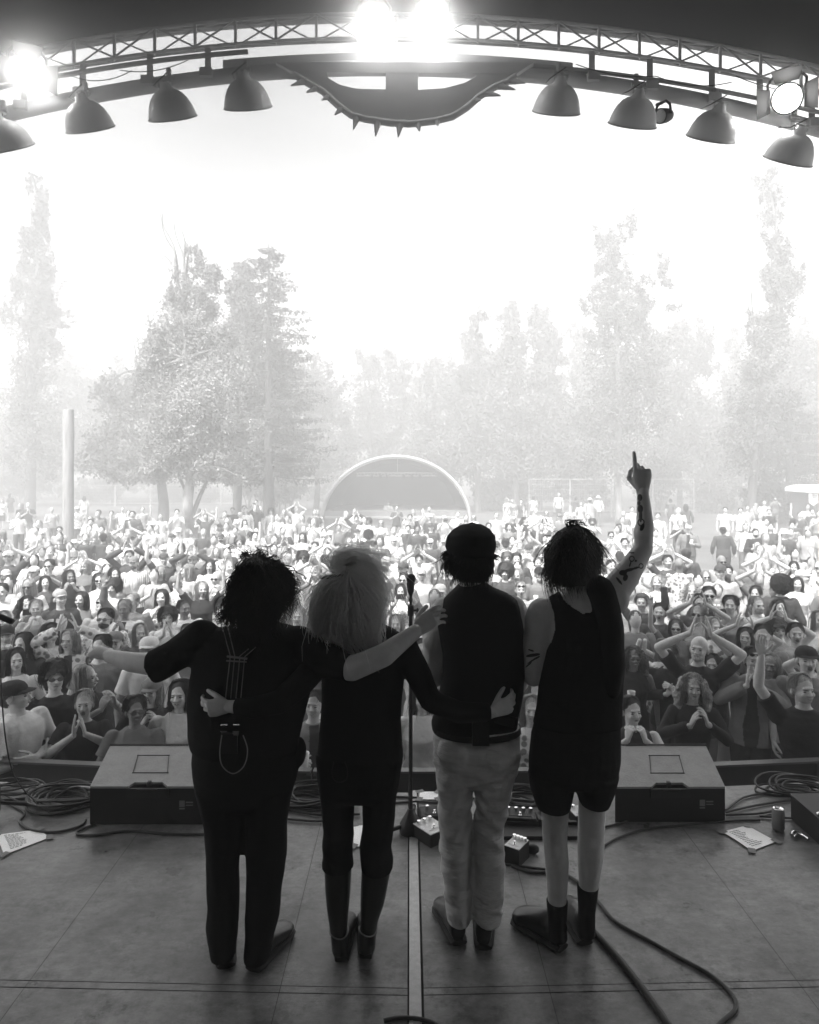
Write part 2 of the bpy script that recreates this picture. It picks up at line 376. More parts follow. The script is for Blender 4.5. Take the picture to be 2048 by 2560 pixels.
for (xa, ya, xb, yb, sag) in ((300, 175, 470, 150, 14), (180, 190, 330, 176, 18), (1440, 160, 1640, 190, 12), (1640, 190, 1830, 205, 16), (1840, 190, 2040, 235, 10)):
    wr = MB(); wr.tube([P(xa+(xb-xa)*t, ya+(yb-ya)*t+sag*4*t*(1-t), 6.0) for t in np.linspace(0, 1, 12)], .004, 5); obj('wiring', wr, M_['rub'], rl)

# spiked emblem in the middle
em = thing('spiked_emblem', 'half-round sign with a spiked rim hanging at the centre of the beam', 'sign', P(1005, 200, 5.98))
E = lambda L_, Y=6.0: [(P(x, y, Y).x, P(x, y, Y).z) for x, y in L_]
pl_ = MB()
pl_.prism(E([(735,186),(816,181),(822,200),(850,216),(890,226),(965,228),(965,181),(1045,183),(1045,229),(1110,225),(1160,212),(1190,196),(1196,184),(1290,190),(1268,205),(1232,220),(1196,243),(1166,270),(1131,292),(1085,303),(1024,310),(973,307),(914,298),(878,288),(843,261),(807,228),(770,208)]), 5.97, 6.03)
pl_.prism(E([(690,160),(1335,160),(1290,189),(735,185)]), 5.968, 6.028)
obj('face', pl_, M_['beam'], em, smooth=False)
rm = MB(); ra = [(735,186),(770,208),(807,228),(843,261),(878,288),(914,298),(973,307),(1024,310),(1085,303),(1131,292),(1166,270),(1196,243),(1232,220),(1268,205),(1290,190)]
rm.tube([P(x, y, 5.99) for x, y in ra], .03, 8); obj('rim', rm, M_['beam'], em)
SP = [(745,190,701,194),(765,202,727,214),(795,219,766,231),(826,240,804,250),(856,270,837,287),(893,292,884,323),(945,303,939,340),(1000,309,996,342),(1045,308,1049,328),(1092,301,1095,315),(1186,250,1203,250),(1212,232,1252,239),(1245,214,1289,224),(1272,202,1314,207)]
for bx_, by_, tx, ty in SP:
    a, b = P(bx_, by_, 5.99), P(tx, ty, 5.95); q = MB(); d = (b-a).normalized(); n_ = d.cross(Vector((0, 1, 0)))
    q.loft([(a-d*.03, n_*.042, Vector((0, .03, 0))), (a, n_*.038, Vector((0, .028, 0))), (b, n_*.006, Vector((0, .006, 0)))], 8); obj('spike', q, M_['beam'], em)

# pendant lamps
def lamp(px, py, tilt, label):
    r = .193; c = P(px, py, 5.95)
    t = thing('pendant_lamp', label, 'lamp', c, 'domed lamps hanging from the front beam')
    Rm = Matrix.Rotation(math.radians(tilt), 4, 'Y') @ Matrix.Rotation(math.radians(34), 4, 'X')
    pr = [(0,.262),(.030,.262),(.034,.245),(.046,.240),(.048,.215),(.056,.213),(.058,.202),(.084,.193),(.118,.170),(.150,.130),(.173,.082),(.188,.032),(.194,0),(.200,-.004),(.194,-.010)]
    inn = [(.187,-.006),(.180,.03),(.165,.080),(.142,.125),(.10,.165),(.0,.185)]
    def rev(p_, seg=40):
        q = MB(); q.loft([((0,0,z), (max(a,.0005),0,0), (0,max(a,.0005),0)) for a, z in p_], seg, cap=False); return q
    b = MB(); b.merge(rev(pr), Rm); b.merge(rev(inn), Rm)
    sh = obj('shade', b, M_['lamp'], t, loc=(0,0,0))
    rm_ = MB(); rm_.merge(MB().tube([(.196*math.cos(a), .196*math.sin(a), -.006) for a in np.linspace(0, 2*math.pi, 41)], .006, 6), Rm); obj('rim', rm_, M_['lampdark'], t, loc=(0,0,0))
    nk = MB(); top = beamZ(px+tilt*.6)-c; a0 = Rm @ Vector((0, 0, .25))
    nk.merge(MB().tube([(0,0,.25),(0,0,.275)], .026, 12), Rm); nk.tube([a0, a0*.5+top*.5+Vector((0,-.02,0)), top], .013, 8); nk.tube([top+Vector((-.04,-.07,0)), top+Vector((.04,-.07,0))], .02, 8); nk.box(top+Vector((0,-.07,.03)), (.035, .03, .10)); nk.merge(MB().tube([(-.05,0,.225),(-.055,0,.27),(.055,0,.27),(.05,0,.225)], .007, 6), Rm)
    obj('hanger', nk, M_['truss'], t, loc=(0,0,0))
    cb = MB(); cb.tube([Rm @ Vector((.03,.02,.32)), Rm @ Vector((-.09,-.02,.24)), top+Vector((-.10,0,-.05)), top], .005, 5); obj('cable', cb, M_['rub'], t, loc=(0,0,0))
ord_ = ['leftmost domed grey lamp, cut by the left edge of the picture', 'second domed grey lamp from the left, under the left spotlight', 'domed grey lamp with loose wires beside its neck, third from the left', 'domed grey lamp hanging just left of the spiked emblem',
        'domed grey lamp hanging just right of the spiked emblem', 'domed grey lamp left of the small round spotlight', 'domed grey lamp right of the small round spotlight', 'rightmost domed grey lamp, in front of the tallest poplar']
for (px, py, tl), lb in zip([(24,368,-9),(226,320,-6),(432,292,-5),(620,266,-2),(1391,278,3),(1581,310,5),(1777,344,7),(1970,400,10)], ord_): lamp(px, py, -tl*-1.0, lb)

# spotlights
def spot(px, py, Y, r, label, up=.0, lit=True, glow=1.1, doors=True):
    c = P(px, py, Y); t = thing('spotlight', label, 'spotlight', c, 'spotlights on the roof truss')
    d = (Vector((0, 0, CZ))-c).normalized() if lit else Vector((-.75, -.5, -.3)).normalized()
    Rm = d.to_track_quat('Z', 'Y').to_matrix().to_4x4()
    h = MB(); q = MB(); q.loft([((0,0,z), (a,0,0), (0,a,0)) for a, z in ((r*.45,-r*2.3),(r*.8,-r*2.2),(r*1.05,-r*1.3),(r*1.12,0),(r*1.12,r*.15),(r*1.0,r*.15),(r*.98,0))], 28, cap=False); h.merge(q, Rm)
    q = MB().sphere((0,0,-r*2.2), (r*.5, r*.5, r*.2)); h.merge(q, Rm); obj('housing', h, M_['mon'], t, loc=(0,0,0))
    g2 = MB(); q = MB().sphere((0,0,r*.02), (r*.97, r*.97, r*.12), 28, 8); g2.merge(q, Rm); obj('lens', g2, M_['glow'] if lit else M_['pedal'], t, loc=(0,0,0))
    if lit:
        pl = bpy.data.lights.new('spot_glow', 'POINT'); pl.energy = glow; pl.shadow_soft_size = .06; po = bpy.data.objects.new('bulb', pl); COL.objects.link(po); po.parent = t; po.location = Rm @ Vector((0, 0, r*1.3))
        for k in range(4 if doors else 0):
            q = MB(); R2 = Matrix.Rotation(k*math.pi/2, 4, 'Z')
            q.add([(-r*.8,r*1.12,0),(r*.8,r*1.12,0),(r*1.05,r*2.0,r*.9),(-r*1.05,r*2.0,r*.9),(-r*.8,r*1.14,-.01),(r*.8,r*1.14,-.01),(r*1.05,r*2.02,r*.9-.01),(-r*1.05,r*2.02,r*.9-.01)], [(0,1,2,3),(7,6,5,4),(0,4,5,1),(1,5,6,2),(2,6,7,3),(3,7,4,0)])
            if k in (0, 1, 3): z = MB(); z.merge(q, Rm @ R2); obj('barn_door', z, M_['mon'], t, smooth=False, loc=(0,0,0))
    y = MB(); q = MB(); q.tube([(-r*1.25,0,-r*.8),(-r*1.3,r*1.2,-r*.9),(-r*.7,r*1.9,-r),(r*.7,r*1.9,-r),(r*1.3,r*1.2,-r*.9),(r*1.25,0,-r*.8)], .012, 6); y.merge(q, Rm); y.tube([Rm @ Vector((0, r*1.9, -r)), Vector((0, .1, r*2.6))], .014, 6)
    obj('yoke', y, M_['mon'], t, loc=(0,0,0))
    return t
spot(935, 62, 6.0, .105, 'lit spotlight at the centre of the truss, the left one of the pair', doors=False)
spot(1082, 54, 6.0, .105, 'glaring lit spotlight at the centre of the truss, the right one of the pair', glow=1.8, doors=False)
spot(68, 185, 5.9, .11, 'lit spotlight with open doors at the far left of the truss', glow=.7)
spot(1968, 246, 5.9, .11, 'lit spotlight with a black hood at the far right of the truss', glow=.2)
spot(1652, 290, 6.0, .055, 'small round unlit spotlight between two domed lamps on the right', lit=False)
# ---------------------------------------------------------------- crowd barrier
M_['barr'] = mat('barrier_steel', .04, .55, var=.2, scale=6); M_['barrtop'] = mat('barrier_rail', .14, .45, metal=.4)
segs = [-4.6, -3.3, -2.02, -.72, .58, 1.88, 3.18, 4.5]
bl = ['at the far left under the microphone', 'behind the left wedge speaker', 'behind the curly-haired man and the blonde woman', 'below the microphone stand', 'behind the man in shorts', 'behind the right wedge speaker', 'at the far right behind the cable coil']
for i in range(7):
    x0, x1 = segs[i]+.008, segs[i+1]-.008
    f = lambda x: 5.33+.19*(x/3.1)**2
    a, b = Vector((x0, f(x0), GZ)), Vector((x1, f(x1), GZ)); u = (b-a).normalized(); M3 = Matrix((u, Vector((-u.y, u.x, 0)), Vector((0, 0, 1)))).transposed(); L_ = (b-a).length; c = (a+b)/2
    t = thing('crowd_barrier', 'dark steel crowd barrier section '+bl[i], 'barrier', c, 'crowd barriers in front of the stage')
    def put(nm, q, m): z = MB(); z.merge(q, M3.to_4x4()); obj(nm, z, m, t, smooth=False, loc=(0,0,0))
    q = MB(); q.box((0, 0, 1.19), (L_, .07, .016)); put('top_rail', q, M_['barrtop'])
    q = MB(); q.box((0, .015, 1.08), (L_, .004, .17)); q.box((0, .02, .45), (L_, .004, .72)); q.box((-L_/2+.02, 0, .59), (.04, .05, 1.14)); q.box((L_/2-.02, 0, .59), (.04, .05, 1.14)); q.box((0, 0, .84), (L_-.1, .04, .05)); put('panel', q, M_['barr'])
    q = MB()
    for sgn in (-1, 1):
        for k in range(9): q.box((sgn*L_*.27+(k-4)*.022, -.012, .93), (.006, .012, .17))
        for k in range(7): q.box((sgn*L_*.27, -.014, .865+k*.022), (.19, .01, .006))
    put('grille', q, M_['barrtop'])
    q = MB(); q.box((0, -.5, .01), (L_, 1.0, .015)); put('foot_plate', q, M_['barr'])

# ---------------------------------------------------------------- wedge speakers
def wedge(xl, xr, fxl, fxr, ynb, ynt, yft, label):
    Yn = CZ*FPX/(ynb-HY); zt = CZ-(ynt-HY)/FPX*Yn; Yf = 4.52; zf = CZ-(yft-HY)/FPX*Yf
    X = lambda x, Y: (x-CX)/FPX*Y
    t = thing('wedge_speaker', label, 'stage monitor', (X((xl+xr)/2, Yn), Yn, 0), 'wedge speakers at the stage front')
    A = [X(xl, Yn), X(xr, Yn)]; B = [X(fxl, Yf), X(fxr, Yf)]; w_ = A[1]-A[0]
    b = MB(); V = [(A[0],Yn,.003),(A[1],Yn,.003),(B[1],Yf-.12,.003),(B[0],Yf-.12,.003),(A[0],Yn,zt-.012),(A[1],Yn,zt-.012),(B[1],Yf,zf-.012),(B[0],Yf,zf-.012)]
    b.add(V, [(0,3,2,1),(0,1,5,4),(1,2,6,5),(2,3,7,6),(3,0,4,7)]); obj('cabinet', b, M_['mon'], t, smooth=False)
    # top board with a handle notch in its near edge
    def lerp(u, v): # u across, v depth
        xa = A[0]+(A[1]-A[0])*u; xb = B[0]+(B[1]-B[0])*u; return (xa+(xb-xa)*v, Yn+(Yf-Yn)*v, zt+(zf-zt)*v)
    uv = [(0,0),(.33,0),(.375,.09),(.625,.09),(.67,0),(1,0),(1,.97),(0,.97)]
    top = MB(); V = [lerp(*p) for p in uv]+[tuple(np.array(lerp(*p))-[0,0,.012]) for p in uv]; n = 8
    T = tessellate_polygon([[Vector((p[0], p[1], 0)) for p in uv]]); top.add(V, [tuple(t_) for t_ in T]); top.add(V, [(i, n+i, n+(i+1) % n, (i+1) % n) for i in range(n)]); obj('top_board', top, M_['ply'], t, smooth=False)
    ht = MB(); q = [lerp(.34,.30), lerp(.66,.30), lerp(.66,.72), lerp(.34,.72)]
    for a, c in ((0,1),(1,2),(2,3),(3,0)):
        pa, pb = Vector(q[a])+Vector((0,0,.0015)), Vector(q[c])+Vector((0,0,.0015)); ht.bar(pa, pb, .004, .003)
    for a in q: ht.sphere(Vector(a)+Vector((0,0,.002)), (.006,.006,.003), 8, 6)
    obj('hatch_joint', ht, M_['seam'], t, smooth=False)
    hn = MB(); z = zt-.035; cx = (A[0]+A[1])/2
    hn.box((cx, Yn-.004, zt-.035), (w_*.36, .012, .05)); obj('handle_recess', hn, M_['black'], t, smooth=False)
    hb = MB(); hb.tube([(cx-.05, Yn-.012, zt-.012), (cx-.045, Yn-.03, zt-.005), (cx+.045, Yn-.03, zt-.005), (cx+.05, Yn-.012, zt-.012)], .008, 8); hb.box((cx+.0, Yn+.02, zt+.004), (.018, .03, .03)); obj('handle', hb, M_['chrome' if 0 else 'mon'], t)
    lbx = MB(); lx = A[1]-w_*.16
    for k, (dx, dz_, w2, h2) in enumerate(((-.03,.0,.03,.035),(.012,.008,.04,.006),(.012,-.008,.04,.004),(-.03,-.028,.03,.006))): lbx.box((lx+dx, Yn-.003, zt*.55+dz_), (w2, .004, h2))
    obj('plate', lbx, M_['grey'], t, smooth=False)
    gr = MB(); 
    for k in range(60): p = Vector(lerp(k/59, .985)); gr.box(p+Vector((0,0,.003)), (w_/150, .012, .01))
    obj('grille_edge', gr, M_['mon'], t, smooth=False)
wedge(225, 515, 277, 500, 2062, 1966, 1862, 'wedge speaker with pale plywood top left of the curly-haired man')
wedge(1538, 1813, 1548, 1764, 2056, 1967, 1862, 'wedge speaker with pale plywood top right of the man in shorts')

# ---------------------------------------------------------------- microphone on its stand
mc = FL(1027, 2080); t = thing('microphone_stand', 'black straight microphone stand with three short legs between the blonde woman and the capped man', 'microphone stand', mc)
Ym = mc.y; q = MB(); q.tube([mc+Vector((0,0,.06)), P(1027,1530,Ym)], .011, 12); q.tube([P(1027,1530,Ym), P(1027,1487,Ym)], .0075, 10); obj('pole', q, M_['black'], t)
q = MB(); q.loft([(mc+Vector((0,0,z)), (r,0,0), (0,r,0)) for z, r in ((.0,.062),(.03,.066),(.05,.06),(.10,.03),(.13,.016))], 24); obj('base', q, M_['black'], t)
for ax, ay in ((-.24,-.10),(.26,-.12),(0.02,.27)): q = MB(); q.tube([mc+Vector((0,0,.05)), mc+Vector((ax, ay, .012))], .011, 8); q.sphere(mc+Vector((ax, ay, .014)), .014, 8, 6); obj('leg', q, M_['black'], t)
q = MB(); a = P(1027,1526,Ym); q.tube([a+Vector((0,0,-.03)), a+Vector((0,0,.03))], .017, 12); q.tube([a, a+Vector((.035,0,0))], .006, 8); q.sphere(a+Vector((.038,0,0)), (.008,.014,.014)); obj('clutch', q, M_['black'], t)
t = thing('microphone', 'black ball-headed microphone standing upright on the straight stand', 'microphone', P(1027,1500,Ym))
q = MB(); q.sphere(P(1028,1447,Ym), (.0265,.0265,.028), 24, 16); obj('grille', q, mat('mic_grille', .03, .6, bump=.8, bscale=400), t)
q = MB(); q.loft([(P(1027,y,Ym), (r,0,0), (0,r,0)) for y, r in ((1456,.022),(1462,.0225),(1478,.018),(1490,.008),(1494,.007))], 20); q.sphere(P(1027,1500,Ym), (.011,.011,.02)); obj('handle', q, M_['black'], t)
t = thing('boom_microphone', 'thin black microphone on a boom entering at the left edge', 'microphone', P(0,1545,3.6))
q = MB(); q.tube([P(-160,1490,3.6), P(-8,1538,3.6)], .008, 10); obj('boom', q, M_['black'], t)
q = MB(); q.tube([P(-14,1536,3.6), P(28,1553,3.6), P(33,1555,3.6)], [.015,.015,.012], 14); obj('capsule', q, M_['black'], t)
t = thing('tripod_stand', 'dark tripod stand foot cut by the left edge of the stage', 'microphone stand', FL(-30, 2030))
q = MB(); q.tube([FL(-4,2040)+Vector((0,0,.03)), P(-4,1960,4.2)], .012, 8); q.tube([P(-160,1490,3.6), P(-100,1700,3.9), FL(-4,2040)+Vector((0,0,.05))], .010, 8); obj('pole', q, M_['black'], t)
q = MB(); q.tube([FL(-4,2036)+Vector((0,0,.07)), FL(118,2022)+Vector((0,0,.02))], .011, 8); q.sphere(FL(118,2022)+Vector((0,0,.018)), (.025,.018,.018)); obj('leg', q, M_['black'], t)
q = MB(); q.tube([FL(-4,2036)+Vector((0,0,.07)), FL(-60,2100)+Vector((0,0,.02))], .011, 8); obj('leg', q, M_['black'], t)

# ---------------------------------------------------------------- cables
def smoothp(pts, n=8):
    pts = [Vector(p) for p in pts]; out = []
    for i in range(len(pts)-1):
        p0, p1, p2, p3 = pts[max(i-1,0)], pts[i], pts[i+1], pts[min(i+2, len(pts)-1)]
        for k in range(n):
            t = k/n; out.append(.5*((2*p1)+(-p0+p2)*t+(2*p0-5*p1+4*p2-p3)*t*t+(-p0+3*p1-3*p2+p3)*t**3))
    return out+[pts[-1]]
def cable(px, r, label, z=0, group=None, cat='cable', extra=None):
    q = MB(); q.tube(smoothp([FL(x, y, z+r+.001) for x, y in px]), r, 7)
    if extra: extra(q)
    return tag(obj('cable', q, M_['rub'], None), label, cat, group)
G_ = 'cables lying on the stage'
cable([(1280,2165),(1330,2180),(1405,2183),(1470,2225),(1500,2260),(1540,2305),(1620,2350),(1700,2395),(1780,2440),(1832,2490),(1838,2525),(1800,2560),(1770,2600)], .0085, 'long black cable curving from the pedals down to the bottom right corner', group=G_)
cable([(1418,2262),(1450,2300),(1490,2335),(1550,2400),(1620,2490),(1690,2590)], .014, 'thick straight cable from the right shoe of the man in shorts to the bottom edge', group=G_)
cable([(1500,2122),(1545,2095),(1620,2072),(1720,2062),(1830,2052),(1900,2050)], .006, 'thin black cable running in front of the right wedge speaker', group=G_)
cable([(1500,2070),(1560,2055),(1600,2035),(1640,2028)], .006, 'short cable leading up to the front of the right wedge speaker', z=.0, group=G_)
cable([(240,2060),(200,2075),(195,2086),(240,2088),(320,2078),(420,2085),(520,2085),(640,2075)], .007, 'black cable passing in front of the left wedge speaker', group=G_)
cable([(0,2000),(60,2030),(50,2055),(80,2075),(140,2080),(200,2065),(215,2050)], .007, 'looped black cable on the floor above the left set list', group=G_)
cable([(960,2552),(1000,2545),(1050,2548),(1090,2562),(1110,2590)], .008, 'black cable arc at the bottom edge over the aluminium strip', group=G_)
cable([(1255,2160),(1320,2168),(1400,2178)], .006, 'short cable between the small pedal and the bare legs', group=G_)
def hangc():
    q = MB(); q.tube(smoothp([P(0,1560,3.6), P(2,1700,3.7), P(12,1830,3.8), P(30,1925,3.9), P(60,1975,3.98), P(85,2000,4.0), FL(93,2016)+Vector((0,0,.01))]), .0035, 6)
    tag(obj('cable', q, M_['rub']), 'thin cable hanging down from the boom microphone at the left edge', 'cable', G_)
hangc()
def coil(cx, cy, n, rx, ry, r, label, seed, tails):
    R = random.Random(seed); q = MB(); c = FL(cx, cy)
    for i in range(n):
        a0 = R.uniform(0, 6.3); sx, sy = rx*R.uniform(.55, 1.15), ry*R.uniform(.55, 1.2); ox, oy = R.uniform(-.25,.25)*rx, R.uniform(-.3,.3)*ry; tz = R.uniform(-.02,.03)
        h = .01+.055*i/n
        q.tube([c+Vector((ox+sx*math.cos(a0+t), oy+sy*math.sin(a0+t), max(r, h+tz*math.sin(t+a0)+.006*math.sin(3*t+a0)))) for t in np.linspace(0, 6.3, 36)], r, 6)
    for tl in tails: q.tube(smoothp([FL(x, y)+Vector((0,0,r+.004)) for x, y in tl]), r, 6)
    return tag(obj('cable_coil', q, M_['rub']), label, 'cable coil', 'cable heaps on the stage')
coil(165, 2008, 15, .19, .15, .0065, 'tangled heap of black cables left of the left wedge speaker', 1, [[(0,1985),(60,1988),(120,1990),(180,1985)],[(0,2005),(60,2000),(110,1996)],[(120,1972),(225,1980),(330,1975)],[(10,1990),(50,2010),(90,2018)]])
coil(30, 1985, 4, .16, .10, .006, 'loose cable loops at the left edge of the stage', 5, [[(0,1968),(70,1965),(150,1975)]])
coil(1990, 1985, 9, .18, .11, .0065, 'heap of black cable loops at the right edge of the stage', 2, [[(1815,2035),(1880,2020),(1940,2010),(2048,1995)],[(1815,2042),(1900,2038),(1960,2025)],[(1815,2030),(1860,1998),(1930,1985)],[(1900,2045),(1990,2050),(2048,2040)]])
coil(770, 2008, 11, .24, .12, .007, 'heap of cables seen between the curly-haired man and the blonde woman', 3, [[(720,1985),(790,1995),(830,2015)],[(700,2050),(790,2058),(860,2050)],[(730,2030),(800,2042),(900,2040)]])
coil(1300, 2005, 7, .2, .1, .006, 'cable tangle seen between the light trousers and the black shorts', 4, [[(1250,1990),(1330,1985),(1400,1992)],[(1250,2000),(1340,2010),(1430,2003)]])
cable([(990,1992),(1060,1995),(1110,1998),(1300,1992)], .007, 'straight black cable behind the microphone stand', group=G_)
cable([(980,2008),(1040,2004),(1100,2008)], .006, 'black cable just in front of the small white note', group=G_)

# ---------------------------------------------------------------- pedals, set lists, can
def pedal(cx, cy, w, d, h, rot, label, face, knobs, tilt=0):
    c = FL(cx, cy); t = thing('effects_pedal', label, 'effects pedal', c, 'effects pedals'); R = Matrix.Rotation(math.radians(rot), 4, 'Z')
    def put(nm, q, m, sm=False): z = MB(); z.merge(q, R); obj(nm, z, m, t, smooth=sm, loc=(0,0,0))
    q = MB(); q.box((0,0,h/2+.001), (w, d, h)); put('body', q, M_['mon'])
    q = MB(); q.box((0,0,h+.004), (w*.96, d*.96, .004)); q.box((0,-d*.28,h+.0075), (w*.7, .002, .002)); put('face_plate', q, face)
    for k in range(knobs):
        q = MB(); x = (k-(knobs-1)/2)*w/(knobs+.3); q.loft([((x, d*.28, h+.006+z), (r,0,0), (0,r,0)) for z, r in ((0,.011),(.012,.010),(.018,.0095))], 14); put('knob', q, M_['chrome'], True)
    q = MB(); q.loft([((0, -d*.2, h+.006+z), (r,0,0), (0,r,0)) for z, r in ((0,.009),(.004,.009),(.005,.006),(.018,.006))], 12); put('footswitch', q, M_['chrome'], True)
pedal(1075, 2095, .13, .17, .065, 38, 'pale topped pedal with knobs beside the microphone stand base', M_['pedal'], 3)
pedal(1292, 2150, .085, .12, .085, -35, 'small pale pedal with four knobs right of the light trousers', M_['pedal'], 4)
pedal(1085, 2052, .16, .12, .05, 5, 'dark pedal behind the pale one with a white note on it', M_['mon'], 2)
pedal(1300, 2058, .18, .12, .05, -6, 'black pedal on the board with glinting knobs', M_['mon'], 4)
pedal(1375, 2060, .16, .12, .05, 4, 'black pedal at the right end of the pedal row', M_['mon'], 3)
pedal(1448, 2050, .10, .12, .05, 12, 'small pale faced pedal seen between the bare legs', M_['pedal'], 2)
def brick(cx, cy, label, w=.45):
    c = FL(cx, cy); q = MB(); q.box(c+Vector((0,0,.012)), (w, .16, .02)); q.box(c+Vector((0,.05,.03)), (w, .02, .02)); return tag(obj('pedal_board', q, M_['mon'], smooth=False), label, 'pedal board')
brick(1345, 2082, 'low black board carrying the pedals behind the bare legs')
tr_ = FL(1332, 2135); q = MB(); q.sphere(tr_+Vector((0,0,.025)), (.035,.022,.025)); q.tube([tr_+Vector((-.03,0,.02)), tr_+Vector((-.08,.05,.03))], .008, 8); tag(obj('plug', q, M_['mon']), 'black jack plug lying right of the small pale pedal', 'plug')

def paper(quad, label, lines=True, z=.006, name='set_list', skew=0):
    c = sum((FL(*p) for p in quad), Vector())/4; t = thing(name, label, 'paper', (c.x, c.y, 0), 'papers taped to the stage')
    a, b, c2, d = [FL(x, y) for x, y in quad]                          # corners in order
    q = MB(); n = 10; V = []; 
    f = lambda u, v: (a*(1-u)*(1-v)+b*u*(1-v)+c2*u*v+d*(1-u)*v)+Vector((0,0,z+.004*math.sin(u*5+1)*math.sin(v*3)))
    for j in range(n+1):
        for i in range(n+1): V.append(f(i/n, j/n))
    F = [(j*(n+1)+i, j*(n+1)+i+1, (j+1)*(n+1)+i+1, (j+1)*(n+1)+i) for j in range(n) for i in range(n)]
    q.add(V, F); q.add(np.array(V)-[0,0,.001], np.array(F)[:, ::-1]); obj('sheet', q, M_['paper'], t)
    if lines:
        w = MB(); R = random.Random(len(label))
        for k in range(11):
            v0 = .10+k*.075; u0 = .16; ul = u0+R.uniform(.25,.5)
            u = u0
            while u < ul:
                e = min(ul, u+R.uniform(.04,.09)); A = [f(u, v0), f(e, v0), f(e, v0+.026), f(u, v0+.026)]
                w.add([p+Vector((0,0,.001)) for p in A], [(0,1,2,3)]); u = e+.02
        obj('writing', w, M_['ink'], t, smooth=False)
    for u, v in ((0,0),(1,0),(1,1),(0,1)):
        tp = MB(); p = f(u, v); tp.box(p+Vector((0,0,.002)), (.05,.035,.001), Matrix.Rotation(.8*(u+v)+.4, 3, 'Z')); obj('tape', tp, M_['grey'], t, smooth=False)
paper([(-10,2090),(98,2076),(124,2096),(10,2140)], 'white set list sheet taped to the floor at the left edge')
paper([(1806,2082),(1868,2066),(1942,2106),(1880,2130)], 'white set list sheet taped to the floor in front of the right wedge speaker')
paper([(884,2066),(925,2066),(925,2119),(884,2119)], 'white sheet of paper seen between the legs of the blonde woman', lines=False)
paper([(1050,2008),(1096,2008),(1096,2028),(1048,2028)], 'small white note lying on the dark pedal behind the capped man', lines=False, z=.07, name='note')
paper([(883,1972),(904,1972),(904,1985),(883,1985)], 'small white slip in the gap between the knees of the blonde woman', lines=False, name='note')
cn = FL(1946, 2074); t = thing('drinks_can', 'dark drinks can with a shiny top standing right of the set list', 'can', cn)
q = MB(); q.loft([(cn+Vector((0,0,z)), (r,0,0), (0,r,0)) for z, r in ((.002,.026),(.01,.033),(.105,.033),(.117,.027))], 28); obj('body', q, M_['grey'], t)
q = MB(); q.loft([(cn+Vector((0,0,z)), (r,0,0), (0,r,0)) for z, r in ((.117,.0275),(.120,.0275),(.1205,.025),(.118,.024),(.118,.001))], 28); q.box(cn+Vector((0,.006,.1215)), (.014,.02,.0015)); obj('lid', q, M_['chrome'], t)
cp = FL(1998, 2096); q = MB(); q.tube(smoothp([cp+Vector((-.035,.01,.012)), cp+Vector((-.01,.03,.02)), cp+Vector((.02,.02,.012)), cp+Vector((.035,-.03,.01))]), .009, 8); q.tube([cp+Vector((-.03,-.01,.01)), cp+Vector((0,.02,.014))], .007, 8); tag(obj('cable_plug', q, M_['chrome']), 'metal cable plug lying between the can and the right edge', 'plug')
# dark equipment box at the right edge
eq = FL(2035, 2110); t = thing('equipment_case', 'black equipment case cut by the right edge of the stage', 'case', eq)
q = MB(); q.box(eq+Vector((.19,.12,.07)), (.34,.30,.13)); q.box(eq+Vector((.19,.12,.14)), (.35,.31,.012)); obj('body', q, M_['mon'], t, smooth=False)
q = MB(); q.tube([eq+Vector((.06,-.03,.07)), eq+Vector((.07,-.055,.08)), eq+Vector((.15,-.055,.08)), eq+Vector((.16,-.03,.07))], .007, 8); obj('handle', q, M_['chrome'], t)
for k in range(4): q = MB(); q.sphere(eq+Vector((.04+.06*k,.02,.152)), (.014,.014,.01)); obj('knob', q, M_['chrome'], t)

# ---------------------------------------------------------------- far stage across the lawn
YF = 40.0
fs = thing('arched_stage', 'small round-arched stage with a dark interior across the lawn behind the crowd', 'stage', P(990, 1350, YF))
def archp(cx, cy, rx, ry, n=50, a0=-.22): return [(cx+rx*math.cos(t), cy-ry*math.sin(t)) for t in np.linspace(math.pi-a0, a0, n)]
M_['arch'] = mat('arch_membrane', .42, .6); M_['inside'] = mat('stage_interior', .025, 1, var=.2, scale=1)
ap = archp(990, 1307, 186, 166); q = MB()
for Y, r_ in ((YF, .095), (YF+.9, .06)): q.tube([P(x, y, YF)+Vector((0, Y-YF, 0)) for x, y in ap], r_, 8)
obj('arch_frame', q, M_['arch'], fs)
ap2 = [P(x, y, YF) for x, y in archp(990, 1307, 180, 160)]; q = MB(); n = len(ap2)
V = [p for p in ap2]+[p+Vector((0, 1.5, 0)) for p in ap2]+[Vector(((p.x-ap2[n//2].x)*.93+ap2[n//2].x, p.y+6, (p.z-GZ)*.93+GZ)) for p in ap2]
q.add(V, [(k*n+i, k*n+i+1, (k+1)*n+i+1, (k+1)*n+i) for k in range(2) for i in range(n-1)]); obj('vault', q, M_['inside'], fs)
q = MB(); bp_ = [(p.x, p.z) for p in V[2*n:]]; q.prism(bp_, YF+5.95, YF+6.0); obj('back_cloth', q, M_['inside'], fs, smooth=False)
q = MB(); a, b = P(805, 1330, YF), P(1176, 1300, YF); q.box(((a.x+b.x)/2, YF+3, (a.z+GZ)/2+.35), (b.x-a.x, 5.9, 1.25)); obj('deck', q, M_['grey'], fs, smooth=False)
q = MB(); a, b = P(812, 1291, YF), P(1168, 1291, YF); q.box((a+b)/2+Vector((0,-.02,-.05)), (b.x-a.x, .12, .12)); obj('deck_edge', q, M_['arch'], fs, smooth=False)
q = MB(); a, b = P(890, 1182, YF+1.2), P(1092, 1182, YF+1.2); q.tube([a, b], .05, 6); q.tube([a+Vector((0,0,-.18)), b+Vector((0,0,-.18))], .03, 6); q.tube([P(994,1182,YF+1.2), P(994,1148,YF+1.2)], .03, 6)
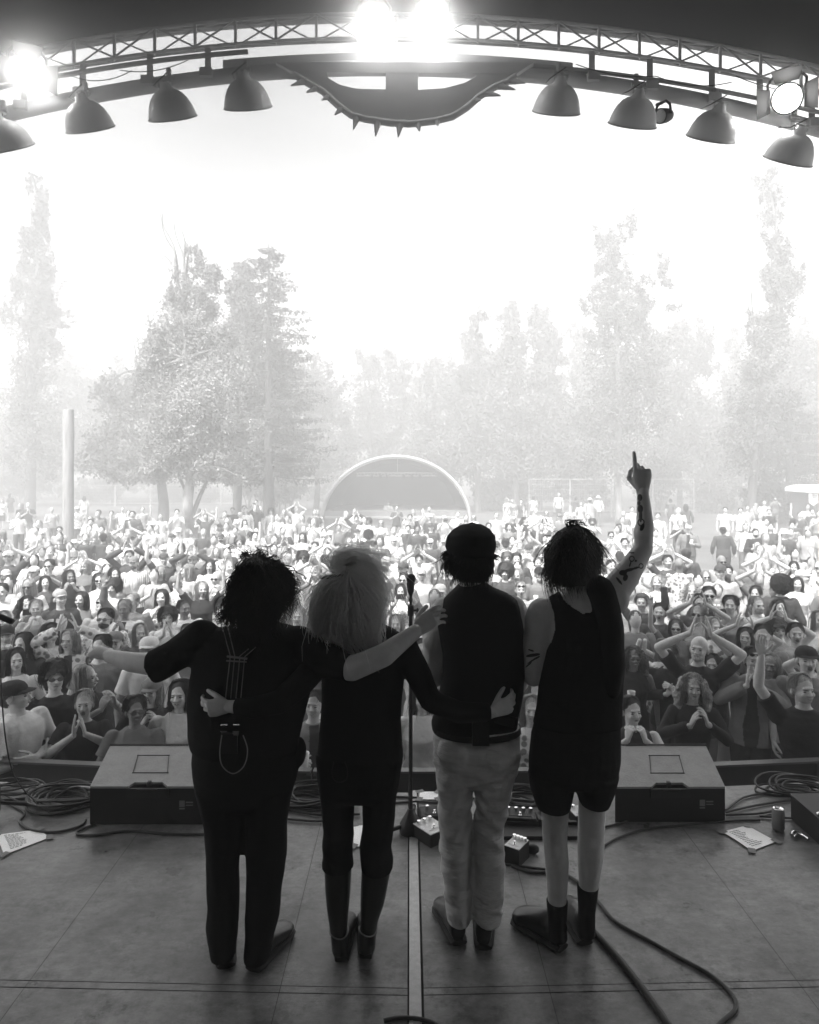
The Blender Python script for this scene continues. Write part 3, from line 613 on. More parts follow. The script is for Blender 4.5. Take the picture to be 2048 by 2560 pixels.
for k in range(12): q.tube([a.lerp(b, k/12), a.lerp(b, (k+.5)/12)+Vector((0,0,-.18)), a.lerp(b, (k+1)/12)], .02, 5)
obj('light_bar', q, M_['arch'], fs)
for x in (930, 952, 968, 1010, 1030, 1050): q = MB(); p = P(x, 1192, YF+1.2); q.box(p, (.16,.2,.2)); q.tube([p, p+Vector((0,0,.25))], .02, 5); obj('stage_lamp', q, M_['dark'], fs, smooth=False)
q = MB(); p = P(970, 1288, YF+.9); q.box(p+Vector((0,0,.1)), (2.2,.7,.08)); q.box(p+Vector((-.4,0,.2)), (.5,.4,.1)); q.box(p+Vector((.5,0,.2)), (.5,.4,.1)); q.box(p+Vector((0,0,.0)), (2.1,.6,.12)); tag(obj('mixing_desk', q, M_['grey'], smooth=False), 'long table with mixing gear on the arched stage', 'mixing desk')

# ---------------------------------------------------------------- fences, post, kiosk
def fence(x0, x1, yt, yb, Y, n, lab, grp):
    for i in range(n):
        xa, xb = x0+(x1-x0)*i/n+1, x0+(x1-x0)*(i+1)/n-1; a, b = P(xa, yb, Y), P(xb, yb, Y); h = P(xa, yt, Y).z-a.z
        t = thing('fence_panel', lab[i], 'fence', (a+b)/2, grp); u = (b-a).normalized()
        q = MB()
        for p in (a, b): q.tube([Vector((p.x,p.y,GZ-.02)), p+Vector((0,0,h))], .03, 6)
        q.tube([a, b], .025, 6); q.tube([a+Vector((0,0,h)), b+Vector((0,0,h))], .025, 6); obj('frame', q, M_['fence'], t)
        w = MB(); m = max(6, int((b-a).length/.14))
        for k in range(1, m): p = a.lerp(b, k/m); w.box(p+Vector((0,0,h/2)), (.008,.008,h))
        for k in range(1, 6): w.box((a+b)/2+Vector((0,0,h*k/6)), ((b-a).length,.008,.012))
        obj('wire_mesh', w, M_['fence'], t, smooth=False)
nth = ['first', 'second', 'third', 'fourth', 'fifth', 'sixth', 'seventh', 'eighth']
fence(200, 640, 1213, 1258, 58, 5, ['low pale wire fence panel left of the pale-trunked tree, %s from the wooden post' % nth[i] for i in range(5)], 'low fence panels on the left')
fence(1322, 1736, 1198, 1278, 46, 4, ['tall wire mesh fence panel behind the lawn, %s from the left of its row' % nth[i] for i in range(4)], 'tall fence panels on the right')
b = Vector((P(169,1441,22).x, 22, GZ)); q = MB(); h = P(169,1020,22).z-GZ
q.loft([(b+Vector((.03*math.sin(z*1.3), 0, z*h-.05)), (.185-.03*z+.01*math.sin(z*9), 0, 0), (0, .175-.03*z, 0)) for z in np.linspace(0, 1, 16)], 14); tag(obj('wooden_post', q, M_['wood']), 'thick weathered wooden post standing in the crowd on the left', 'post')
kc = P(2062, 1320, 36); kc.z = GZ; t = thing('kiosk', 'dark kiosk with a white rounded roof and shield emblem at the right edge', 'kiosk', kc)
w_, h_ = 2.35, P(0,1230,36).z-GZ
q = MB(); q.box(kc+Vector((0,0,h_/2)), (w_,2.2,h_)); obj('wall', q, mat('kiosk_wall', .09, .7, var=.1), t, smooth=False)
q = MB(); q.loft([(kc+Vector((0,0,h_+z)), (w_/2*1.41*s_,0,0), (0,1.2*1.41*s_,0)) for z, s_ in ((0,.0),(0,1.10),(.12,1.10),(.24,1.0),(.30,.85),(.32,0))], 4, cap=False)
R = Matrix.Translation(kc) @ Matrix.Rotation(math.pi/4, 4, 'Z') @ Matrix.Translation(-kc); z = MB()
rr = MB(); pts4 = lambda s_, zz: [kc+Vector((sx*w_/2*s_, sy*1.15*s_, h_+zz)) for sx, sy in ((-1,-1),(1,-1),(1,1),(-1,1))]
V = []; 
for zz, s_ in ((.002,1.12),(.16,1.12),(.27,1.03),(.34,.8)): V += pts4(s_, zz)
rr.add(V, [(3,2,1,0)]+[(k*4+i, k*4+(i+1)%4, (k+1)*4+(i+1)%4, (k+1)*4+i) for k in range(3) for i in range(4)]+[(12,13,14,15)]); obj('roof', rr, M_['white'], t, smooth=False)
q = MB(); e = P(2035,1250,34.85); q.prism([(e.x-.22,e.z+.3),(e.x+.22,e.z+.3),(e.x+.22,e.z-.12),(e.x,e.z-.28),(e.x-.22,e.z-.12)], kc.y-1.13, kc.y-1.11); obj('emblem', q, M_['white'], t, smooth=False)
q = MB()
for k, w2 in enumerate((.28,.28,.1,.2,.24,.16)): q.box((e.x, kc.y-1.135, e.z+.2-.07*k), (w2,.004,.03))
obj('lettering', q, M_['grey'], t, smooth=False)
# ---------------------------------------------------------------- trees
def leafmat(name, g): return mat(name, g, .7, var=.35, scale=.45, trans=.35)
M_['leafA'] = leafmat('leaves_mid', .19); M_['leafB'] = leafmat('leaves_pale', .20); M_['leafC'] = leafmat('leaves_dark', .17); M_['leafD'] = leafmat('needles', .12)
def leaves(pts, size, seed, droop=0, asp=.6, upbias=.3):
    r = np.random.default_rng(seed); n = len(pts); d = r.normal(size=(n, 3)); d[:, 2] -= droop; d /= np.linalg.norm(d, axis=1)[:, None]
    e = r.normal(size=(n, 3)); e -= d*(e*d).sum(1)[:, None]; e /= np.linalg.norm(e, axis=1)[:, None]
    s = size*r.uniform(.6, 1.3, n)[:, None]; a = d*s; b = e*s*asp/2
    V = np.stack([pts, pts+a*.5+b, pts+a, pts+a*.5-b], 1).reshape(-1, 3); F = np.arange(n*4).reshape(-1, 4)
    return V, F
def blobpts(c, r, n, rng, clump=.22, nclump=None):
    # leaf clumps scattered through an ellipsoid, denser toward its skin
    k = nclump or max(12, int(n/70)); u = rng.normal(size=(k, 3)); u /= np.linalg.norm(u, axis=1)[:, None]
    rad = rng.uniform(0, 1, k)**(1/2.2); cc = u*rad[:, None]*.92
    w = rng.uniform(.3, 1.5, k); idx = rng.choice(k, n, p=w/w.sum()); sc = (clump*rng.uniform(.5, 1.4, k))[idx][:, None]
    p = cc[idx]+rng.normal(size=(n, 3))*sc*.55
    return np.array(c)+p*np.array(r)
TREES = []
def tree(name, label, cat, Y, trunk, blobs, size, lm, bm_, dens=1.0, limbs=(), tr_r=.2, depth=.8, group='trees beyond the crowd', droop=0, clump=.22, seed=0):
    rng = np.random.default_rng(seed+int(Y*7)+len(label)); base = P(trunk[0][0], trunk[0][1], Y); base = Vector((base.x, Y, GZ))
    t = thing(name, label, cat, base, group)
    tp = [Vector((P(x, y, Y).x, Y+(.3*math.sin(i*2.1) if i else 0), max(P(x, y, Y).z, GZ-.05) if i else GZ-.1)) for i, (x, y) in enumerate(trunk)]
    q = MB(); sp = smoothp(tp, 5); q.tube(sp, list(np.linspace(tr_r, tr_r*.15, len(sp))), 9); obj('trunk', q, bm_, t)
    lb = MB()
    for L_ in limbs:
        r0 = L_[0]; pts = smoothp([P(x, y, Y+dy) for x, y, dy in L_[1:]], 4); lb.tube(pts, list(np.linspace(r0, .012, len(pts))), 6)
    allp = []
    for (bx_, by_, rx, ry, n, *o_) in blobs:
        s = Y/FPX; c = P(bx_, by_, Y)+Vector((0, rng.uniform(-.3, .3)*rx*s+(o_[0] if o_ else 0), 0)); rr = (rx*s, rx*s*depth, ry*s)
        pp = blobpts(c, rr, int(n*dens), rng, clump); allp.append(pp)
        st = min(tp, key=lambda v: (v-c).length)                       # a limb from the trunk into each blob
        for k in range(2 if rx > 40 else 1):
            e = Vector(pp[rng.integers(len(pp))]); m_ = st.lerp(e, .5)+Vector((0, 0, .15*(e-st).length)); lb.tube(smoothp([st, m_, e], 4), list(np.linspace(tr_r*.3, .01, 9)), 5)
    if lb.c: obj('branches', lb, bm_, t)
    V, F = leaves(np.concatenate(allp), size, seed+3, droop); V[:, 2] = np.maximum(V[:, 2], GZ+.02); q = MB(); q.add(V, F); obj('crown', q, lm, t)
    return t
M_['leafE'] = leafmat('leaves_silver', .33); A, B, C_, D_ = M_['leafA'], M_['leafB'], M_['leafC'], M_['leafD']
# left poplar
tree('poplar_tree', 'very tall narrow poplar with a ragged top at the left edge', 'tree', 45, [(75,1230),(72,1100),(85,900),(95,700),(95,520),(85,440)],
     [(85,1110,88,110,5200),(75,980,80,110,5200),(95,850,58,95,4200),(80,760,58,80,3200),(115,740,42,85,2400),(95,640,42,80,3000),(60,640,28,60,1100),(98,560,24,66,1900),(70,590,22,40,800),(105,505,22,42,800),(75,470,18,34,160),(100,445,14,22,70),(72,440,10,18,50),(125,780,60,22,700),(160,812,34,12,260),(45,700,26,70,900),(20,780,26,60,700)], .20, A, M_['bark'], 1.0,
     [(.05,(40,760,0),(25,640,0),(18,560,.3)),(.05,(60,720,.5),(38,620,.5),(24,540,.4)),(.04,(90,560,0),(70,480,0),(60,430,0))], .36)
# big pale centre-left tree with dead tops
tree('poplar_tree', 'large pale leafy tree with forked pale trunk and bare dead tops left of centre', 'tree', 27, [(476,1400),(478,1340),(474,1270),(478,1180),(480,1050),(470,900),(455,760)],
     [(480,1130,110,90,5200),(440,1040,110,110,6500),(520,1020,95,120,6000),(420,920,95,110,5200),(520,880,90,110,5000),(470,800,85,90,3900),(400,850,55,70,1500),(440,730,40,70,1300),(505,720,50,60,1300),(560,700,34,46,500),(485,640,26,46,330),(515,660,26,40,300),(380,900,40,60,900),(590,960,50,80,1500),(600,1080,70,70,1500),(560,1180,60,40,900),(400,1150,60,60,1500),(350,970,30,50,420)], .105, M_['leafE'], M_['barkp'], 1.7,
     [(.10,(476,1300,0),(500,1240,.2),(530,1170,.3),(545,1080,.2),(540,1010,.1)),(.08,(476,1250,0),(440,1170,-.3),(415,1050,-.3)),(.07,(455,760,0),(440,680,0),(436,620,0),(412,570,.1),(398,528,0)),(.06,(445,720,0),(440,640,.1),(418,600,.2),(405,560,.2),(410,520,.2)),(.055,(458,740,.2),(460,650,.2),(440,590,.2),(434,545,.2)),(.05,(462,730,0),(460,640,0),(462,600,0),(448,560,0)),(.04,(430,660,0),(412,640,0),(402,655,.1)),(.03,(345,930,0),(335,860,0),(322,820,0)),(.03,(350,920,0),(345,850,.2),(330,835,0)),(.03,(380,860,0),(372,800,0),(360,770,0))], .28)
# conifer behind it
def conifer(label, Y, x, yb, yt, wmax, n, seed, sz=.16):
    rng = np.random.default_rng(seed); base = P(x, yb, Y); base.z = GZ; t = thing('conifer_tree', label, 'tree', base, 'trees beyond the crowd')
    q = MB(); top = P(x, yt, Y); q.tube([base, base.lerp(top, .5), top], [.3, .18, .02], 8); obj('trunk', q, M_['bark'], t)
    br_, pts = MB(), []; s = Y/FPX
    for i in range(n):
        f = (i+rng.uniform(0, 1))/n; y = yt+16+(yb-yt-60)*f**1.05; L_ = wmax*(.10+.90*f**.55)*rng.uniform(.55, 1.15)*s; a = rng.uniform(0, 6.28)
        if rng.uniform() < .5: a = rng.choice([0, 0, math.pi])+rng.normal()*.3
        c = P(x, y, Y); dx, dy = math.cos(a), math.sin(a); pl_ = [c+Vector((dx*L_*u, dy*L_*u, L_*(-.28*u+.12*u*u*2))) for u in np.linspace(0, 1, 8)]
        br_.tube(pl_, list(np.linspace(.035, .008, 8)), 5); m = int(190*L_/2.5)+40; u = rng.uniform(.12, 1, m)
        pp = np.array([c+Vector((dx*L_*k, dy*L_*k, L_*(-.28*k+.24*k*k))) for k in u]); w = .22*(1-.5*u)[:, None]*L_/2
        pts.append(pp+rng.normal(size=(m, 3))*w*np.array([abs(dy)+.35, abs(dx)+.35, .28])-np.array([0, 0, .08]))
    obj('branches', br_, M_['bark'], t); V, F = leaves(np.concatenate(pts), sz, seed, .9, .35); q = MB(); q.add(V, F); obj('crown', q, D_, t)
conifer('dark conifer with long drooping side branches right of the large pale tree', 34, 672, 1240, 600, 165, 130, 5)
tree('leafy_tree', 'bushy tree filling the gap between the large pale tree and the conifer', 'tree', 36, [(590,1290),(595,1100),(600,900),(590,720)],
     [(600,690,34,46,1300),(615,740,48,60,2600),(640,810,60,80,3200),(590,860,70,90,3600),(650,930,80,90,3800),(600,1010,90,90,3800),(680,1050,80,90,3600),(640,1140,90,80,3400),(720,1130,70,70,2600),(700,950,60,80,2400)], .18, A, M_['bark'], 1, tr_r=.25)
tree('leafy_tree', 'dark trunked tree left of the large pale tree behind the low fence', 'tree', 37, [(404,1350),(405,1260),(400,1150),(390,1030),(380,930)],
     [(370,1000,90,80,3600),(320,1080,100,90,4200),(420,1090,90,90,3600),(280,980,70,70,2600),(360,1160,110,60,3400),(260,1140,70,60,2400)], .2, C_, M_['bark'], 1, tr_r=.34)
# hazy trees of the far edge
bt = [(-40,56,[(-60,1060,120,150,5000),(20,1130,110,100,4000)],A,'dense tree at the left edge behind the tall poplar'),
      (170,58,[(150,930,46,50,1600),(185,1010,70,80,3000),(150,1110,90,90,3600),(215,1120,80,80,3000)],A,'rounded tree just behind the wooden post'),
      (285,60,[(235,985,50,50,1600),(300,950,46,60,1900),(330,1030,60,80,2600),(260,1080,80,80,3000),(300,1170,90,60,2600)],C_,'dark bushy tree between the wooden post and the large pale tree'),
      (790,52,[(740,960,60,60,2200),(790,940,50,60,2200),(830,1010,70,80,3200),(760,1040,80,90,3800),(800,1130,100,80,4200),(710,1160,80,60,2600)],A,'dense tree above the left half of the arched stage'),
      (935,56,[(905,900,30,26,700),(940,915,34,40,1100),(975,890,28,22,450),(1000,950,50,60,2000),(930,980,60,70,2800),(1010,1040,80,90,3800),(930,1090,90,90,4200),(1020,1150,80,60,2600)],C_,'irregular tree above the crown of the arched stage'),
      (1085,54,[(1060,950,34,60,1400),(1110,960,50,70,2200),(1080,1050,80,90,3800),(1150,1100,80,90,3600),(1100,1180,100,60,3200)],B,'pale tree above the right half of the arched stage'),
      (1195,50,[(1195,800,26,40,700),(1180,850,34,50,1100),(1200,920,60,80,2800),(1160,980,60,80,2600),(1210,1040,90,90,4200),(1190,1140,100,80,4200)],A,'bushy tree with twiggy bare top right of the arched stage'),
      (1290,49,[(1275,785,34,34,1100),(1290,840,46,50,2200),(1270,920,60,80,3200),(1300,1010,80,90,3800),(1280,1120,90,90,4200)],B,'feathery willow-like tree, the left one of a pair'),
      (1350,50,[(1345,795,34,36,1200),(1360,850,44,60,2300),(1370,930,60,80,3200),(1390,1030,80,90,3800),(1370,1130,90,80,3800)],B,'feathery willow-like tree, the right one of a pair'),
      (1460,56,[(1445,850,40,50,1300),(1470,930,60,80,2600),(1480,1040,80,90,3600),(1450,1140,90,70,3600)],A,'dense tree just left of the raised hand'),
      (1700,52,[(1660,860,50,60,1800),(1720,850,60,70,2600),(1760,890,50,60,2000),(1690,960,90,90,4200),(1740,1060,90,90,4200),(1680,1140,90,70,3600),(1780,1150,70,70,2600)],C_,'broad tree between the two poplars right of the raised hand'),
      (1830,54,[(1835,860,34,50,1000),(1850,940,60,80,2600),(1820,1040,80,90,3600),(1860,1140,90,80,3800)],B,'leafy tree behind the two men in white shirts'),
      (1985,50,[(1990,860,60,80,2600),(2040,900,70,80,3000),(1960,960,80,90,3600),(2040,1030,90,90,4200),(1960,1090,90,90,4200),(2060,1130,90,70,3600)],B,'broad pale tree at the right edge behind the kiosk'),
      (2150,55,[(2110,880,90,110,3600),(2130,1060,120,120,5000)],A,'dense tree beyond the right edge')]
for i, (x, Y, bl_, lm, lb) in enumerate(bt):
    tree('leafy_tree', lb, 'tree', Y, [(x, 1260), (x, 1150), (bl_[0][0], bl_[0][1])], bl_, .26, lm, M_['bark'], 1.0, tr_r=.25, seed=i, limbs=[(.05,(1130,900,0),(1120,840,0),(1117,790,0)),(.05,(1140,900,0),(1135,830,0),(1140,780,0)),(.04,(1150,890,0),(1160,820,0),(1165,795,0)),(.04,(1125,870,0),(1118,820,0),(1108,790,0))] if i == 6 else ())
tree('poplar_tree', 'forked poplar with two bushy tops directly above the raised hand', 'tree', 41, [(1550,1310),(1548,1200),(1545,1000),(1540,800),(1545,640),(1560,540)],
     [(1550,1120,110,90,4200),(1530,1010,110,110,5200),(1600,1000,90,110,4200),(1540,900,95,100,4600),(1620,880,70,90,2800),(1530,800,75,80,3200),(1590,790,60,70,2300),(1540,710,48,70,2800),(1510,650,34,60,1300),(1535,620,36,60,1800),(1568,575,26,46,800),(1575,545,16,26,260),(1500,600,18,40,300),(1485,570,7,12,50),(1605,720,34,60,1100),(1655,700,26,46,750),(1665,665,16,36,300),(1650,640,9,22,90),(1690,765,34,12,260),(1475,750,34,60,800)], .17, A, M_['barkp'], 1.1, tr_r=.24)
tree('poplar_tree', 'very tall poplar with a wavering top at the right under the rightmost lamp', 'tree', 38, [(1888,1345),(1886,1240),(1890,1080),(1915,900),(1945,760),(1935,600),(1925,460)],
     [(1890,1120,95,90,3600),(1900,1010,90,110,4200),(1910,900,75,90,3000),(1930,820,50,80,2300),(1952,760,36,66,1900),(1985,690,34,60,1900),(1940,690,36,60,1900),(1915,690,22,40,600),(1960,630,30,50,1400),(1930,600,26,60,1100),(1925,530,34,46,1400),(1950,500,24,36,620),(1920,470,32,36,1000),(1930,436,20,18,300),(1895,450,16,16,140),(1885,820,24,60,700)], .17, A, M_['bark'], 1.1,
     [(.06,(1888,900,0),(1884,800,0),(1876,720,0),(1868,660,0)),(.05,(1890,880,0),(1880,760,.2),(1884,700,.2),(1886,650,.2)),(.04,(1884,800,0),(1870,760,0),(1866,700,0))], .26)
conifer('small pale conifer behind the tall mesh fence', 47, 1395, 1285, 1085, 70, 46, 9, .2)
conifer('dark layered conifer left of the kiosk', 42, 1975, 1300, 960, 130, 70, 12, .2)
for i, (x, y, rx, ry, Y, lb) in enumerate([(1300,1200,70,60,52,'low leafy bush at the left end of the tall mesh fence'),(1470,1215,80,60,50,'leafy bush behind the middle of the tall mesh fence'),(1640,1190,80,80,49,'tall bush behind the right end of the tall mesh fence'),(1780,1215,80,75,50,'dark bush between the mesh fence and the two men in white shirts'),(1940,1240,90,60,41,'broad leafy bush behind the photographer in black'),(640,1190,90,60,50,'low spreading bush behind the low fence on the left'),(700,1215,70,45,48,'spreading leafy bush beside the left foot of the arched stage'),(1235,1235,60,50,52,'leafy bush beside the right foot of the arched stage'),(60,1200,90,50,60,'hedge-like bush behind the group at the left edge'),(1120,1130,100,60,50,'leafy bush over the arched stage roof on its right'),(470,1225,110,35,62,'low hedge behind the low fence'),(250,1220,90,35,64,'low hedge left of the dark trunked tree')]):
    s = Y/FPX; rng = np.random.default_rng(40+i); c = P(x, y, Y); t = thing('bush', lb, 'bush', (c.x, Y, GZ), 'bushes along the lawn')
    q = MB(); pp = np.concatenate([blobpts(c+Vector(((u-.5)*rx*s, 0, (v-.6)*ry*s*.6)), (rx*s*.6, rx*s*.5, ry*s*.8), 1500, rng) for u, v in ((.1,.4),(.5,.8),(.9,.5),(.3,.1),(.7,.1))])
    V, F = leaves(pp, .2, i); V[:, 2] = np.maximum(V[:, 2], GZ+.01); q.add(V, F); obj('foliage', q, (B, A, C_)[i % 3], t)
    q = MB()
    for k in range(5): a = Vector((c.x+(k-2)*.25, Y, GZ-.05)); q.tube([a, a+Vector(((k-2)*.3, 0, max(.5, (c.z-GZ)*.9)))], [.05, .015], 6)
    obj('stems', q, M_['bark'], t)

# the far wood behind everything, one leafy mass
rng = np.random.default_rng(9); pts = []
for x in range(-500, 2600, 62):
    Y = 66+rng.uniform(-3, 5); top = 985-45*math.sin(x*.013)-30*math.sin(x*.031+1)-(60 if 150 < x < 760 or x > 1100 else 0)+rng.uniform(-20, 20); s = Y/FPX
    for k in range(5):
        y = top+30+k*52; c = P(x+rng.uniform(-25, 25), y, Y); pts.append(blobpts(c, (62*s, 1.6, 46*s), 420, rng, .25))
V, F = leaves(np.concatenate(pts), .36, 8); V[:, 2] = np.maximum(V[:, 2], GZ+.02); q = MB(); q.add(V, F); struct('woodland', q, A, 'stuff', smooth=False)
# ---------------------------------------------------------------- people: body kit
def hand_mb(side=1, curl=(.15,.12,.12,.18), spread=.10, thumb=(.5,.35), vox=.0045, seg=10, extra=None, size=1.0):
    # wrist at the origin, fingers along +Z, palm towards -Y, thumb on the +X side (side=1)
    q = MB()
    q.loft([((0,0,-.02),(.026,0,0),(0,.019,0)),((0,0,0),(.027,0,0),(0,.018,0)),((.002,0,.03),(.036,0,0),(0,.016,0)),((0,0,.06),(.041,0,0),(0,.0145,0)),((-.001,0,.085),(.040,0,0),(0,.0115,0)),((-.001,0,.093),(.034,0,0),(0,.008,0))], 14)
    q.sphere((.020,-.007,.03), (.016,.014,.028), 10, 8)
    for i, (x, z, L, r) in enumerate(((.030,.088,.070,.0088),(.010,.093,.080,.0090),(-.011,.091,.074,.0086),(-.030,.083,.058,.0076))):
        c = curl[i]; a = (x/.03)*spread; p = Vector((x, -.001, z-.008)); pts = [p]; ang = 0
        for k, fr in enumerate((.42,.32,.26)):
            ang += c*(1.0, 1.25, .9)[k]; d = Vector((math.sin(a)*math.cos(ang), -math.sin(ang), math.cos(a)*math.cos(ang))); p = p+d*L*fr*1.08; pts.append(p)
        q.limb(pts, [r*1.05, r, r*.92, r*.8], seg)
    t0 = Vector((.022,-.006,.022)); a, b = thumb; d1 = Vector((math.sin(a+.35), -.25-b*.3, math.cos(a+.35))).normalized(); d2 = Vector((math.sin(a-.05), -.2-b, math.cos(a-.05))).normalized()
    q.limb([t0, t0+d1*.042, t0+d1*.042+d2*.034, t0+d1*.042+d2*.034+Vector((d2.x*.6,d2.y*1.2,d2.z)).normalized()*.024], [.015,.0115,.0105,.0085], seg)
    q = q.remesh(vox, 3)
    S_ = Matrix.Diagonal((side*size, size, size, 1)); o = MB(); o.merge(q, S_); return o
HANDS = {}
def get_hand(kind, side):
    k = (kind, side)
    if k not in HANDS:
        HANDS[k] = {'flat': lambda: hand_mb(side, (.10,.08,.08,.12), .13), 'cup': lambda: hand_mb(side, (.75,.8,.85,.8), .05, (.6,.6)), 'relax': lambda: hand_mb(side, (.30,.35,.38,.42), .05),
                    'fist': lambda: hand_mb(side, (1.35,1.4,1.4,1.35), .0, (.2,.9))}[kind]()
    return HANDS[k]
def frame(p, d, n, roll=None):                                          # Z along d, -Y towards n
    z = Vector(d).normalized(); y = -(Vector(n)-z*Vector(n).dot(z)).normalized(); x = y.cross(z)
    return Matrix.Translation(Vector(p)) @ Matrix((x, y, z)).transposed().to_4x4()
def head_mb(expr='calm', fem=False, vox=.0065):
    # origin at the neck pivot; crown about .25 above; faces -Y
    q = MB(); w = .94 if fem else 1.0
    q.sphere((0,.012,.155), (.077*w,.096,.090), 20, 14); q.sphere((0,-.022,.105), (.064*w,.074,.080), 20, 14)
    q.sphere((0,-.050,.052), (.034*w,.034,.026), 14, 10); q.sphere((0,-.028,.062), (.052*w,.052,.036), 14, 10)          # chin and jaw
    q.loft([((0,-.088,.135),(.008,0,0),(0,.012,0)),((0,-.098,.115),(.011,0,0),(0,.014,0)),((0,-.108,.098),(.016,0,0),(0,.015,0)),((0,-.094,.088),(.015,0,0),(0,.012,0))], 10)
    q.sphere((0,-.082,.150), (.045*w,.016,.012), 12, 8)                                                                  # brow
    for s in (-1, 1):
        q.sphere((s*.078*w,.012,.112), (.010,.019,.030), 10, 8); q.sphere((s*.034,-.078,.100), (.020,.016,.018), 10, 8)
    q.loft([((0,.012,-.08),(.056*w,0,0),(0,.056,0)),((0,.008,.0),(.050*w,0,0),(0,.052,0)),((0,.004,.07),(.052*w,0,0),(0,.058,0))], 16)
    q = q.remesh(vox, 3)
    # eyes, brows, mouth as small inset pieces: 1 dark, 2 lips, 3 teeth
    for s in (-1, 1):
        q.sphere((s*.031,-.0840,.127), (.0125,.010,.0058), 10, 6, m=1)
        q.tube([(s*.017,-.0955,.142),(s*.033,-.0955,.1455),(s*.048,-.088,.141)], [.002,.0028,.0015], 6, m=1)
    if expr == 'smile':
        q.sphere((0,-.091,.068), (.022,.012,.0070), 12, 8, m=2); q.sphere((0,-.0935,.0690), (.017,.011,.0036), 12, 8, m=3)
    elif expr == 'open': q.sphere((0,-.089,.064), (.017,.016,.015), 12, 8, m=1); q.tube([(.019*math.cos(a),-.098+.004*abs(math.sin(a)),.064+.017*math.sin(a)) for a in np.linspace(0,6.28,14)], .004, 6, m=2)
    else: q.sphere((0,-.0925,.069), (.021,.010,.0055), 12, 8, m=2)
    return q
HEADS = {}
def get_head(e, f):
    if (e, f) not in HEADS: HEADS[(e, f)] = head_mb(e, f)
    return HEADS[(e, f)]
# arm poses: elbow, wrist, hand direction, palm normal, hand kind (for the side s=+1)
def ap(n, s):
    T = {'down': ((.27,.03,1.15),(.275,-.05,.90),(0,-.12,-1),(-s,0,0),'relax'),
         'clap': ((.285,-.06,1.16),(.045,-.29,1.33),(-.10*s+.15,-.25,.95),(-s,0,.05),'flat'),
         'clapr': ((.27,-.08,1.17),(.03+.02*s,-.30,1.30+.02*s),(-.45*s,-.35,.7),(-.8*s,.3,-.3*s),'cup'),
         'clapq': ((.30,-.10,1.22),(.07,-.30,1.40+.015*s),(-.30*s,-.2,.9),(-s,.2,0),'relax'),
         'clapface': ((.29,-.14,1.25),(.045,-.31,1.46),(-.08*s-.1,-.05,1),(-s,.0,0),'flat'),
         'over': ((.36,-.08,1.63),(.085,-.14,1.80),(-.20*s,-.05,1),(-s,-.1,0),'flat'),
         'up': ((.33,-.06,1.66),(.31,-.10,1.92),(.08*s,-.05,1),(-.2*s,-1,0),'flat'),
         'fist': ((.33,-.06,1.66),(.27,-.10,1.92),(.0,-.05,1),(-.2*s,-1,0),'fist'),
         'cup': ((.27,-.02,1.14),(.13,-.27,1.21),(-.35*s,-.6,.45),(-s,0,0),'cup'),
         'phone': ((.26,-.16,1.27),(.085,-.31,1.50),(-.25*s,-.1,1),(-.7*s,.7,0),'cup'),
         'mouth': ((.26,-.17,1.25),(.07,-.20,1.46),(-.25*s,.10,1),(-.8*s,.6,0),'cup'),
         'cross': ((.25,-.06,1.14),(-.04,-.205,1.17),(-1*s,.1,.1),(0,1,0),'relax'),
         'wide': ((.42,-.08,1.33),(.60,-.22,1.45),(.7*s,-.4,.6),(-.4*s,-1,0),'flat'),
         'hips': ((.34,.06,1.18),(.20,-.06,1.02),(-.6*s,.2,-.6),(0,1,0),'relax')}[n]
    f = lambda v: (v[0]*s, v[1], v[2]); return f(T[0]), f(T[1]), T[2], T[3], T[4]
POSES = {'clapr': ('clapr','clapr'), 'clapq': ('clapq','clapq'), 'down': ('down','down'), 'clap': ('clap','clap'), 'clapface': ('clapface','clapface'), 'over': ('over','over'), 'up': ('up','up'), 'one': ('up','down'), 'oneL': ('down','up'), 'fist': ('down','fist'),
         'cup': ('cup','down'), 'cupL': ('down','cup'), 'phone': ('phone','phone'), 'mouth': ('mouth','mouth'), 'cross': ('cross','cross'), 'wide': ('wide','wide'), 'hips': ('hips','down')}
TOR = [(.86,.150,.105,0),(.93,.168,.115,.005),(1.0,.160,.112,0),(1.08,.138,.100,0),(1.18,.150,.105,0),(1.30,.172,.112,-.005),(1.38,.178,.105,0),(1.43,.150,.088,.008),(1.465,.085,.068,.012),(1.49,.055,.056,.012)]
TORF = [(.86,.158,.112,0),(.93,.170,.118,.005),(1.0,.152,.108,0),(1.08,.122,.090,0),(1.18,.130,.098,-.005),(1.28,.150,.122,-.018),(1.37,.155,.098,0),(1.42,.132,.080,.008),(1.46,.078,.062,.012),(1.49,.050,.052,.012)]
def shp(s): return (s*.175, .005, 1.405)
BOD, SHI, LEG = {}, {}, {}
HP = Vector((0, .008, 1.495))
